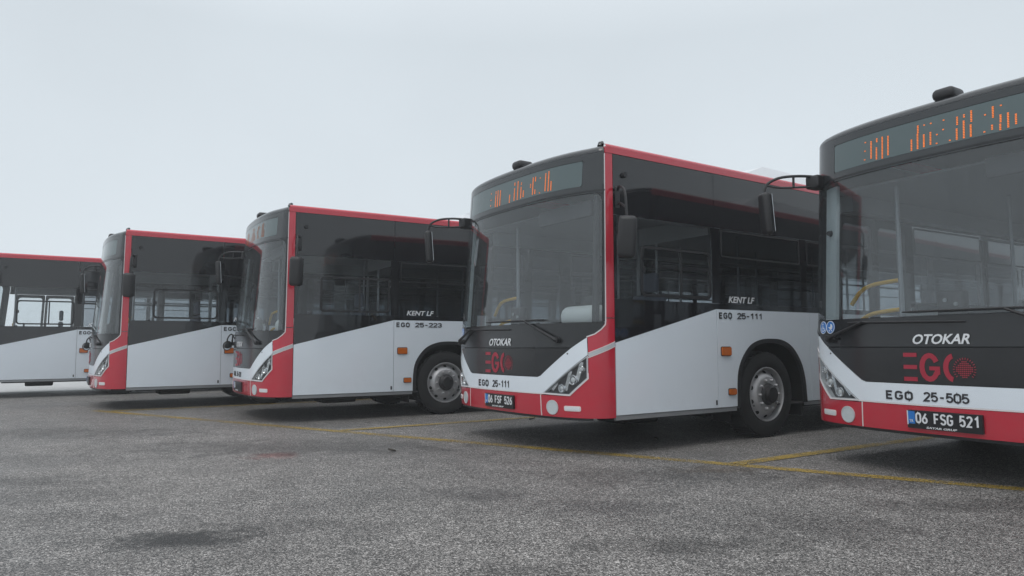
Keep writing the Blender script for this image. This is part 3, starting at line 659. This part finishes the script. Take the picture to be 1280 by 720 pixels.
        for a, b in doors:
            d = empty('door'); d.parent = bus
            mid = (a + b) / 2
            for u, v in ((a + 0.004, mid - 0.006), (mid + 0.006, b - 0.004)):
                lf = panel('door_leaf', MM(ring(rrect(ts(u), ts(v), 0.38, 2.258, 0.03), rrect(ts(u) + 0.055, ts(v) - 0.055, 0.52, 2.19, 0.06))), black_gloss, d, off=-0.004, thick=0.035)
                panel('door_glass', M(rrect(ts(u) + 0.05, ts(v) - 0.05, 0.515, 2.195, 0.06)), side_glass, d, off=-0.014, thick=0.005)
            panel('door_threshold', M(rect(ts(a), ts(b), 0.325, 0.374)), sill, d, off=-0.006, thick=0.05)
        # lights and small fittings on the flank
        if s > 0:
            for (y, z, hw, hh) in ((2.02, 0.955, 0.072, 0.043), (2.105, 0.528, 0.055, 0.030), (4.9, 0.60, 0.05, 0.028), (7.2, 0.60, 0.05, 0.028)):
                ml = P('side_marker', rrect(ts(y) - hw, ts(y) + hw, z - hh, z + hh, 0.015), amber, off=0.02, thick=0.02)
                panel('marker_base', rrect(ts(y) - hw - 0.008, ts(y) + hw + 0.008, z - hh - 0.008, z + hh + 0.008, 0.018), plastic, ml, off=0.005, thick=0.005)
            P('panel_lock', rect(ts(1.845), ts(1.866), 0.40, 0.45), int_dark, off=0.004)
            lettering('model_lettering', 'KENT LF', ts(2.085), ts(2.52), 1.472, 1.540, txt_white, bus, shear=0.25, bold=0.02, off=0.004)
            MB().tube([(HW - 0.01, 0.60, 2.66), (HW + 0.028, 0.60, 2.66)], [0.032, 0.024], 14).build('side_camera', plastic, bus)
    # ---- roof: cap over the nose, red rails are above; crowned skin
    ins = [(0.0, 2.864), (0.004, 2.885), (0.018, 2.905), (0.05, 2.925), (0.12, 2.942)]
    tl = [-tp + (2 * tp) * k / 60 for k in range(61)]
    V = []; F = []
    for i_, z in ins:
        for q in tl:
            p = skin(q, 2.862, -i_); V.append((p[0], p[1], z))
    n = len(tl)
    for r in range(len(ins) - 1):
        for k in range(n - 1): F.append((r * n + k, r * n + k + 1, (r + 1) * n + k + 1, (r + 1) * n + k))
    mesh('roof_cap', V, F, cap_grey, bus, True)
    V = []; F = []
    rows = [0.14, 0.2, 0.3, 0.42, 0.6, 1, 2, 4, 6, 8, 10, LEN]
    def xe(y):                                                # half width of the roof skin at y
        yy = y - 0.25
        if yy >= PB: return HW - 0.05
        lo, hi = 0.0, HW
        for _ in range(40):
            md = (lo + hi) / 2
            if py_of_x(md) + 0.13 * max(0, 1 - (md / HW) ** 14) < y - 0.12: lo = md
            else: hi = md
        return min(lo, HW - 0.05)
    rows = [0.27, 0.3, 0.35, 0.42, 0.5, 0.6, 0.75, 1, 2, 4, 6, 8, 10, LEN]
    for y in rows:
        e_ = xe(y)
        for k in range(25): u = -1 + k / 12; V.append((u * e_, y, 2.940 + 0.05 * (1 - (u * e_ / HW) ** 2) * min(1, (y - 0.2) / 1.0 + 0.1)))
    for r in range(len(rows) - 1):
        for k in range(24): F.append((r * 25 + k, r * 25 + k + 1, (r + 1) * 25 + k + 1, (r + 1) * 25 + k))
    mesh('roof', V, F, roofw, bus, True)
    for s in (1, -1):                                         # red roll from the rail up to the roof
        V = []; F = []; yy = [ts(0.463) - 0.095, ts(0.463) - 0.05, ts(0.463), ts(LEN)]
        pr = [(0.004, 2.9125), (0.002, 2.926), (-0.012, 2.942), (-0.04, 2.952), (-0.10, 2.957)]
        for q in yy:
            for o_, z in pr: p = skin(s * q, 2.86, o_); V.append((p[0], p[1], z))
        for r in range(len(yy) - 1):
            for k in range(4):
                f = (r * 5 + k, (r + 1) * 5 + k, (r + 1) * 5 + k + 1, r * 5 + k + 1); F.append(f if s > 0 else tuple(reversed(f)))
        mesh('roof_edge', V, F, red, bus, True)
        if s > 0: MB().tube([(s * 1.17, 0.40, 2.935), (s * 1.17, 0.41, 2.965), (s * 1.17, 0.43, 2.985)], [0.032, 0.03, 0.014], 12).build('marker_lamp', cap_grey, bus)
    b = MB(); b.box(-0.085, 0.085, 0.20, 0.40, 2.935, 3.03, 0.04); b.build('roof_camera', plastic, bus)
    # air conditioning pod
    b = MB(); X = 0.70
    sec = [(3.12, 2.99, 0.66), (3.42, 3.22, 0.64), (3.86, 3.375, 0.56), (4.6, 3.34, 0.60), (6.1, 3.28, 0.60), (6.5, 2.99, 0.66)]
    V = []
    for y, z, hx in sec: V += [(-X, y, 2.95), (-hx, y, (z + 2.95) / 2 + 0.02), (-hx + 0.1, y, z), (0, y, z + 0.012), (hx - 0.1, y, z), (hx, y, (z + 2.95) / 2 + 0.02), (X, y, 2.95)]
    b.add(V, [(r * 7 + k, r * 7 + k + 1, (r + 1) * 7 + k + 1, (r + 1) * 7 + k) for r in range(5) for k in range(6)] + [tuple(reversed(range(7))), tuple(35 + k for k in range(7))])
    b.build('air_conditioner', roofw, bus, False)
    # ---- tail
    b = MB(); b.box(-1.26, 1.26, LEN - 0.03, LEN + 0.05, 0.37, 2.93, 0.05); rp = b.build('rear_panel', white, bus)
    MB().box(-1.0, 1.0, LEN + 0.051, LEN + 0.06, 1.75, 2.5).build('rear_window', black_gloss, bus, False)
    for s in (1, -1): MB().box(s * 1.1 - 0.07, s * 1.1 + 0.07, LEN + 0.051, LEN + 0.07, 0.9, 1.5, 0.008).build('tail_light', red, bus)
    # ---- underbody
    b = MB()
    for y0_, y1_, hx in ((0.62, 2.15, 1.18), (2.15, 3.45, 0.74), (3.45, 7.95, 1.18), (7.95, 9.3, 0.74), (9.3, 11.9, 1.18)): b.box(-hx, hx, y0_, y1_, 0.30, 0.345)
    b.box(-0.9, 0.9, 0.30, 0.62, 0.31, 0.34)
    b.build('chassis', under, bus, False)
    MB().box(-0.95, 0.95, 2.66, 2.80, 0.40, 0.53, 0.04).build('axle', under, bus); MB().box(-0.95, 0.95, 8.4, 8.75, 0.25, 0.5, 0.06).build('axle', under, bus)
    MB().box(-0.55, 0.55, 2.52, 2.95, 0.17, 0.299, 0.04).build('skid_plate', under, bus); MB().box(0.35, 0.8, 1.0, 1.5, 0.21, 0.299, 0.03).build('air_tank', under, bus)
    for y in (2.16, 3.44): MB().box(0.95, 1.2, y - 0.006, y + 0.006, 0.2, 0.42).build('mud_flap', rubber, bus, False)
    # ---- mirrors
    mi = empty('mirror'); mi.parent = bus                     # door side: box at the corner, double bow, hanging head
    MB().box(-1.245, -1.11, 0.20, 0.36, 2.455, 2.575, 0.02).build('mirror_mount', plastic, mi)
    a0 = Vector((-1.19, 0.22, 2.545)); a1 = Vector((-1.45, -0.10, 2.42))
    b = MB(); b.tube(spline([(-1.17, 0.24, 2.565), (-1.26, 0.12, 2.575), (-1.36, 0.0, 2.565), (-1.43, -0.075, 2.52), (-1.452, -0.10, 2.46), (-1.452, -0.10, 2.38)], 6), 0.013, 8)
    b.tube(spline([(-1.17, 0.24, 2.475), (-1.28, 0.10, 2.470), (-1.38, -0.02, 2.475), (-1.445, -0.092, 2.50)], 4), 0.010, 8)
    b.tube([(-1.285, 0.09, 2.575), (-1.285, 0.09, 2.47)], 0.011, 8); b.build('mirror_arm', plastic, mi)
    hd = MB(); hd.box(-0.072, 0.072, -0.045, 0.04, -0.195, 0.195, 0.035); o = hd.build('mirror_head', plastic, mi); o.location = (-1.455, -0.09, 2.235); o.rotation_euler = (R(4), 0, R(-25))
    g_ = MB(); g_.box(-0.06, 0.06, 0.041, 0.044, -0.175, 0.175); g = g_.build('mirror_glass', mirror_m, o, False)
    mi = empty('mirror'); mi.parent = bus                     # driver side
    b = MB(); b.tube(spline([(1.27, 0.52, 2.50), (1.36, 0.47, 2.52), (1.46, 0.44, 2.44), (1.49, 0.43, 2.20)], 5), 0.013, 8)
    b.tube(spline([(1.27, 0.52, 2.36), (1.36, 0.47, 2.36), (1.47, 0.435, 2.30)], 4), 0.011, 8); b.build('mirror_arm', plastic, mi)
    MB().box(1.255, 1.285, 0.485, 0.545, 2.32, 2.54, 0.012).build('mirror_mount', plastic, mi)
    hd = MB(); hd.box(-0.085, 0.085, -0.065, 0.055, -0.20, 0.19, 0.045); o = hd.build('mirror_head', plastic, mi); o.location = (1.50, 0.42, 2.02); o.rotation_euler = (R(5), R(4), R(45))
    g_ = MB(); g_.box(-0.07, 0.07, 0.056, 0.059, -0.175, 0.165); g_.build('mirror_glass', mirror_m, o, False)
    # ---- inside
    MB().box(-1.22, 1.22, 0.62, 11.85, 0.346, 0.362).build('cabin_floor', int_floor, bus, False)
    MB().box(-1.22, 1.22, 0.55, 11.85, 2.44, 2.46).build('ceiling', int_grey, bus, False)
    b = MB()                                                  # trim below the windows
    for s in (1, -1):
        for a, c_, zb in ((0.7, 2.13, 0.37), (2.13, 3.47, 1.12), (3.47, 7.95, 0.37), (7.95, 9.3, 1.12), (9.3, 11.85, 0.37)) if s > 0 else ((1.9, 2.13, 0.37), (2.13, 3.47, 1.12), (3.47, 5.0, 0.37), (6.4, 7.95, 0.37), (7.95, 9.3, 1.12), (9.3, 11.85, 0.37)):
            b.box(min(s * 1.20, s * 1.235), max(s * 1.20, s * 1.235), a, c_, zb, 1.44)
        b.box(min(s * 1.10, s * 1.235), max(s * 1.10, s * 1.235), 0.7, 11.85, 2.28, 2.435)
    b.build('wall_lining', int_grey, bus, False)
    b = MB(); V = []; F = []                                  # dashboard follows the windscreen
    for k in range(25):
        q = -tp + 0.14 + (2 * tp - 0.28) * k / 24; p = skin(q, 1.2, -0.03); yb = 0.95 if abs(p[0]) < 0.3 or p[0] > 0 else 0.62
        V += [(p[0], p[1], 0.5), (p[0], p[1], 1.205), (p[0], max(yb, p[1] + 0.1), 1.18), (p[0], max(yb, p[1] + 0.1), 0.5)]
    for k in range(24):
        for j in range(3): F.append((k * 4 + j, (k + 1) * 4 + j, (k + 1) * 4 + j + 1, k * 4 + j + 1))
    b.add(V, F); ds = b.build('dashboard', int_dark, bus, False)
    b = MB(); b.box(0.52, 1.10, 0.36, 0.74, 1.20, 1.415, 0.09); b.build('instrument_cowl', int_white, ds)
    b = MB(); b.box(-0.13, 0.075, 0.21, 0.31, 1.19, 1.435, 0.03); tm = b.build('ticket_machine', int_dark, ds)
    for q in (-0.06, 0.02): MB().tube([(q, 0.212, 1.36 - (q + 0.06) * 0.4), (q, 0.202, 1.36 - (q + 0.06) * 0.4)], 0.016, 10).build('machine_fitting', int_grey, tm)
    b = MB(); c = Vector((0.60, 0.98, 1.29)); n_ = Vector((0, -0.35, -0.94)).normalized(); u_ = Vector((1, 0, 0)); v_ = n_.cross(u_)
    b.tube([c + (u_ * math.cos(2 * math.pi * k / 28) + v_ * math.sin(2 * math.pi * k / 28)) * 0.23 for k in range(29)], 0.016, 8)
    for a in (90, 210, 330): b.tube([c + n_ * 0.03, c + (u_ * math.cos(R(a)) + v_ * math.sin(R(a))) * 0.23], 0.012, 6)
    b.tube([c, c + n_ * 0.25], 0.05, 12); b.build('steering_wheel', int_dark, bus)
    MB().tube([(0.86, 0.80, 1.19), (0.86, 0.80, 1.42), (0.84, 0.78, 1.46)], [0.02, 0.02, 0.05], 10).build('validator', int_dark, bus)
    MB().tube([(0.36, 0.93, 1.18), (0.36, 0.93, 1.44)], 0.014, 8).box(0.27, 0.45, 0.90, 0.93, 1.40, 1.55, 0.01).build('driver_screen', int_dark, bus)
    MB().box(0.20, 1.05, 0.36, 0.42, 2.28, 2.44, 0.02).build('sun_visor', int_floor, bus)
    def seat(name, x, y, z=0.45, wd=0.42, mat_=seat_fab, hr=False):
        b = MB(); b.box(x - wd / 2, x + wd / 2, y, y + 0.42, z, z + 0.10, 0.04); b.box(x - wd / 2, x + wd / 2, y + 0.36, y + 0.45, z + 0.08, z + 0.78, 0.04)
        if hr: b.box(x - 0.13, x + 0.13, y + 0.37, y + 0.45, z + 0.80, z + 1.02, 0.035)
        b.box(x - 0.05, x + 0.05, y + 0.1, y + 0.35, 0.36, z); return b.build(name, mat_, bus)
    seat('driver_seat', 0.60, 1.18, 0.80, 0.48, seat_fab, True)
    MB().box(0.1, 1.19, 0.96, 1.9, 0.363, 0.62).build('driver_podium', int_floor, bus, False)
    b = MB(); b.box(0.12, 1.19, 1.88, 1.91, 0.63, 1.45); b.tube([(0.12, 1.895, 0.36), (0.12, 1.895, 2.43)], 0.022, 8); b.box(0.13, 1.19, 1.89, 1.90, 2.2, 2.40); b.build('cab_partition', int_grey, bus, False)
    b = MB(); b.box(0.10, 0.13, 1.0, 1.88, 0.63, 1.35); b.tube([(0.115, 1.0, 1.36), (0.115, 1.86, 1.36)], 0.018, 8); b.build('cab_door', int_grey, bus, False)
    for y in (3.55, 4.35, 6.55, 7.35, 9.4, 10.2):
        for x in ((0.98, 0.53) if y != 6.55 else (0.98,)): seat('passenger_seat', x, y, 0.62)
    for y in (3.55, 4.3, 6.7, 7.5, 9.4, 10.2):
        seat('passenger_seat', -0.98, y, 0.62)
    b = MB(); poles = [(0.32, 2.0), (-0.35, 2.0), (0.30, 3.5), (-0.70, 3.5), (-0.55, 5.0), (-0.55, 6.45), (0.30, 6.0), (0.30, 8.2), (-0.70, 8.2)]
    for x, y in poles: b.tube([(x, y, 0.36), (x, y, 2.43)], 0.017, 8)
    for x in (0.33, -0.62): b.tube([(x, 2.0, 2.05), (x, 10.8, 2.05)], 0.016, 8)
    b.build('grab_pole', pole_m, bus)
    b = MB()
    for z in (1.30, 1.56): b.tube(spline([(-1.13, 0.66, z - 0.17), (-1.04, 0.66, z - 0.06), (-0.92, 0.66, z), (-0.70, 0.70, z + 0.03)], 6), 0.019, 8)
    b.build('door_handrail', yellow, bus); MB().tube([(-0.68, 0.70, 0.36), (-0.68, 0.70, 2.43)], 0.02, 8).build('entrance_post', pole_m, bus)
    MB().box(-0.66, -0.30, 0.70, 0.74, 0.37, 1.30).build('entrance_screen', int_grey, bus, False)
    for s in (1, -1):                                         # inner posts beside the windscreen
        if s < 0:                                              # pale trim of the door-side post, with its knob
            ip = P('inner_pillar', mir(rect(tx(0.99), tx(1.165), 1.21, 2.44)), pale_int, off=-0.055, thick=0.03)
            q = skin(-tx(1.07), 2.02, -0.05); MB().tube([q, (q[0], q[1] - 0.03, q[2])], [0.028, 0.022], 12).build('pillar_knob', plastic, ip); continue
        b = MB(); p0, p1 = skin(s * (T - 0.2), 1.2, -0.07), skin(s * (T - 0.2), 2.45, -0.07); b.tube([p0, p1], 0.035, 8); b.build('inner_pillar', int_dark, bus)
    return bus

def led(bus, segs, mat_, seedv):
    dd = [c for c in bus.children if c.name.startswith('destination_display')][0]
    b = MB(); n = 0
    for x, z0, z1 in segs:
        n = max(1, round((z1 - z0) / 0.0125) + 1)
        for k in range(n):
            z = z0 + 0.030 + (z1 - z0) * (k / (n - 1) if n > 1 else 0.5); t_ = tx(x); h = 0.0042; wv = 0.0058
            V = [skin(t_ + a * wv, z + c * h, o) for o in (0.002, 0.0005) for a, c in ((-1, -1), (1, -1), (1, 1), (-1, 1))]
            b.add(V, [(0, 1, 2, 3), (0, 4, 5, 1), (1, 5, 6, 2), (2, 6, 7, 3), (3, 7, 4, 0)])
    o = b.build('led_lettering', mat_, dd, False); return o
LED4 = [(-0.611, 2.643, 2.643), (-0.615, 2.568, 2.568), (-0.618, 2.494, 2.494), (-0.556, 2.494, 2.635), (-0.503, 2.622, 2.646), (-0.506, 2.475, 2.568), (-0.453, 2.47, 2.646), (-0.402, 2.485, 2.639), (-0.205, 2.474, 2.555), (-0.153, 2.604, 2.657), (-0.156, 2.475, 2.591), (-0.103, 2.651, 2.651), (-0.107, 2.478, 2.572), (-0.052, 2.651, 2.651), (-0.056, 2.485, 2.578), (-0.007, 2.549, 2.549), (-0.01, 2.479, 2.479), (0.044, 2.65, 2.65), (0.04, 2.576, 2.576), (0.088, 2.478, 2.478), (0.142, 2.589, 2.644), (0.138, 2.475, 2.553), (0.191, 2.634, 2.649), (0.188, 2.474, 2.601), (0.241, 2.587, 2.665), (0.236, 2.474, 2.558), (0.334, 2.609, 2.609), (0.327, 2.481, 2.481), (0.385, 2.577, 2.654), (0.378, 2.489, 2.517), (0.437, 2.651, 2.651), (0.433, 2.53, 2.579), (0.43, 2.473, 2.511), (0.48, 2.479, 2.581), (0.528, 2.492, 2.559)]
LED4 = [(x, a + 0.06, b + 0.06) for x, a, b in LED4]
LED3 = [(-0.373, 2.692, 2.692), (-0.374, 2.619, 2.619), (-0.374, 2.554, 2.554), (-0.269, 2.673, 2.697), (-0.269, 2.528, 2.649), (-0.225, 2.521, 2.697), (-0.176, 2.528, 2.691), (0.016, 2.527, 2.605), (0.105, 2.698, 2.721), (0.105, 2.535, 2.659), (0.165, 2.533, 2.725), (0.226, 2.682, 2.698), (0.225, 2.538, 2.652), (0.269, 2.545, 2.606), (0.388, 2.622, 2.652), (0.426, 2.541, 2.712), (0.464, 2.675, 2.713), (0.463, 2.542, 2.579), (0.537, 2.536, 2.536), (0.538, 2.691, 2.691), (0.618, 2.545, 2.72), (0.661, 2.538, 2.733), (0.698, 2.539, 2.625)]

def fleet_text(bus, num):
    if num:
        signwriting('fleet_code', 'EGO', -0.442, -0.215, 0.590, 0.660, 0.0150, txt_dark, bus, gap=0.42)
        signwriting('fleet_number', num, -0.140, 0.178, 0.590, 0.662, 0.0125, txt_dark, bus)
        signwriting('side_number', num, ts(2.225), ts(2.65), 1.298, 1.366, 0.0135, txt_dark, bus)
    signwriting('side_code', 'EGO', ts(1.93), ts(2.145), 1.298, 1.366, 0.0150, txt_dark, bus, gap=0.42)
def plate_text(bus, parts):
    pl = [c for c in bus.children if c.name.startswith('number_plate')][0]
    for s, a, b in parts: signwriting('plate_lettering', s, a, b, 0.424, 0.506, 0.0125, txt_white, pl, off=0.0255)
def badges(bus):
    for i, xx in enumerate((1.085, 0.985)):
        c = (-tx(xx), 1.172); b0 = [(c[0] + 0.056 * math.cos(2 * math.pi * k / 28), c[1] + 0.056 * math.sin(2 * math.pi * k / 28)) for k in range(28)]
        bd = panel('round_sign', b0, blue, bus, off=0.004, thick=0.004, step=(0.03, 0.1))
        q = lambda r: [(c[0] + r * math.cos(2 * math.pi * k / 28), c[1] + r * math.sin(2 * math.pi * k / 28)) for k in range(28)]
        panel('sign_rim', ring(q(0.0555), q(0.050)), txt_white, bd, off=0.0055, thick=0.0025)
        cz = c[1]; cx = c[0]
        if i == 0:                                             # wheelchair user
            sh = strip([(cx - 0.005, cz + 0.015), (cx - 0.003, cz - 0.006), (cx + 0.014, cz - 0.006), (cx + 0.022, cz - 0.026), (cx + 0.030, cz - 0.024)], 0.008)
            sh += [[(cx - 0.006 + 0.009 * math.cos(2 * math.pi * k / 10), cz + 0.029 + 0.009 * math.sin(2 * math.pi * k / 10)) for k in range(10)]]
            sh += strip([(cx - 0.001 + 0.023 * math.cos(R(a)), cz - 0.012 + 0.023 * math.sin(R(a))) for a in range(150, 346, 15)], 0.006)
        else:                                                  # pram
            sh = [[(cx + 0.002 + 0.026 * math.cos(R(a)), cz + 0.004 + 0.026 * math.sin(R(a))) for a in range(-90, 91, 15)] + [(cx + 0.002, cz + 0.004)]]
            sh += [[(cx - 0.028, cz + 0.002), (cx + 0.002, cz - 0.022), (cx + 0.002, cz + 0.004)]]
            for ox in (-0.012, 0.016): sh += [[(cx + ox + 0.007 * math.cos(2 * math.pi * k / 10), cz - 0.029 + 0.007 * math.sin(2 * math.pi * k / 10)) for k in range(10)]]
        panel('sign_symbol', sh, txt_white, bd, off=0.0058, thick=0.0025, step=(5, 5))
def kerb_mirror(bus):
    mi = empty('kerb_mirror'); mi.parent = bus
    p = Vector(skin(-tx(0.98), 1.12, 0.0)); c = p + Vector((0.02, -0.13, -0.08))
    MB().tube(spline([p, p + Vector((-0.03, -0.06, 0.10)), c + Vector((0.02, 0, 0.11)), c], 5), 0.011, 8).build('mirror_arm', plastic, mi)
    n_ = Vector((0.88, 0.40, -0.2)).normalized(); u_ = n_.orthogonal().normalized(); v_ = n_.cross(u_); n = 24
    b = MB(); V = []
    prof = [(0.02, -0.045), (0.06, -0.03), (0.078, 0.0), (0.078, 0.012), (0.068, 0.014)]
    for r, o in prof:
        for k in range(n): V.append(c + n_ * o + (u_ * math.cos(2 * math.pi * k / n) + v_ * math.sin(2 * math.pi * k / n)) * r)
    b.add(V, [(i * n + k, i * n + (k + 1) % n, (i + 1) * n + (k + 1) % n, (i + 1) * n + k) for i in range(4) for k in range(n)] + [tuple(reversed(range(n)))])
    h = b.build('mirror_head', plastic, mi)
    V = [c + n_ * (0.010 + 0.012 * math.cos(math.pi / 2 * i / 3)) + (u_ * math.cos(2 * math.pi * k / n) + v_ * math.sin(2 * math.pi * k / n)) * max(0.068 * math.sin(math.pi / 2 * i / 3), 0.001) for i in range(4) for k in range(n)]
    MB().add(V, [(i * n + k, (i + 1) * n + k, (i + 1) * n + (k + 1) % n, i * n + (k + 1) % n) for i in range(3) for k in range(n)]).build('mirror_glass', mirror_m, h)

proto = make_bus()
POSE = [(-11.502, 15.066, 57.571), (-7.325, 12.306, 56.522), (-3.99, 10.371, 58.914), (-0.128, 7.435, 56.045), (3.195, 5.286, 58.804)]
LAB = ['farthest red and white city bus in the fog, clear light through its driver window',
       'hazy red and white city bus, fourth from the right, no number readable',
       'red and white city bus numbered 25-223 on its flank, third from right',
       'red and white city bus numbered 25-111, front and driver side both in full view',
       'nearest red and white city bus, numbered 25-505 and cut off by the right edge']
buses = [proto if i == 4 else copy_tree(proto) for i in range(5)]
for i, b in enumerate(buses):
    b.location = (POSE[i][0], POSE[i][1], 0); b.rotation_euler = (0, 0, -R(POSE[i][2]))
    tag(b, LAB[i], 'bus', 'city buses parked side by side')
for i, n in ((0, ''), (1, ''), (2, '25-223'), (3, '25-111'), (4, '25-505')): fleet_text(buses[i], n)
plate_text(buses[4], [('06', -0.195, -0.112), ('FSG', -0.062, 0.070), ('521', 0.120, 0.250)])
plate_text(buses[3], [('06', -0.195, -0.112), ('FSF', -0.062, 0.070), ('526', 0.120, 0.250)])
plate_text(buses[2], [('06', -0.195, -0.112)])
led(buses[4], LED4, led_m, 1); led(buses[3], LED3, led_m, 2); led(buses[2], LED3, led_dim, 3)
badges(buses[4]); badges(buses[3]); kerb_mirror(buses[1]); kerb_mirror(buses[2])

# ------------------------------------------------------------------ small litter on the asphalt
for x, y, r, lab in [(0.27, 9.86, 0.6, 'small dry leaf on the asphalt below the front corner of a bus'), (1.55, 7.75, 1.9, 'small dry leaf beside the front wheel of the bus marked 25-111'),
                     (-1.17, 6.95, 2.6, 'lone dry leaf on open asphalt in front of the yellow line')]:
    V = []; F = []
    for k in range(9):
        u = k / 8; wd = 0.028 * math.sin(math.pi * u) ** 0.8 + 0.001
        for s, zz in ((-1, 0.014), (0, 0.004), (1, 0.016)): V.append((u * 0.10 - 0.05, s * wd, 0.006 + zz + 0.012 * u * u))
    n = len(V); V += [(a, b, c - 0.002) for a, b, c in V]
    for k in range(8):
        for j in range(2):
            f = (k * 3 + j, (k + 1) * 3 + j, (k + 1) * 3 + j + 1, k * 3 + j + 1); F += [f, tuple(i + n for i in reversed(f))]
    o = mesh('dry_leaf', V, F, leafm, None, True); o.location = (x, y, 0); o.rotation_euler = (0, 0, r)
    tag(o, lab, 'leaf')

# ------------------------------------------------------------------ fog
b = MB(); b.box(-GR - 5, GR + 5, -65, 425, -1.0, 3.9); hz = b.build('haze', [], None, False)
m, t = new_mat('fog_air'); pv = N(t, 'ShaderNodeVolumePrincipled'); pv.inputs['Color'].default_value = (0.93, 0.96, 0.98, 1)
pv.inputs['Density'].default_value = 0.003; pv.inputs['Anisotropy'].default_value = 0.2
ou = N(t, 'ShaderNodeOutputMaterial'); t.links.new(pv.outputs[0], ou.inputs['Volume']); hz.data.materials.clear(); hz.data.materials.append(m)
tag(hz, kind='stuff', label='thin grey fog lying over the whole bus yard', cat='fog')
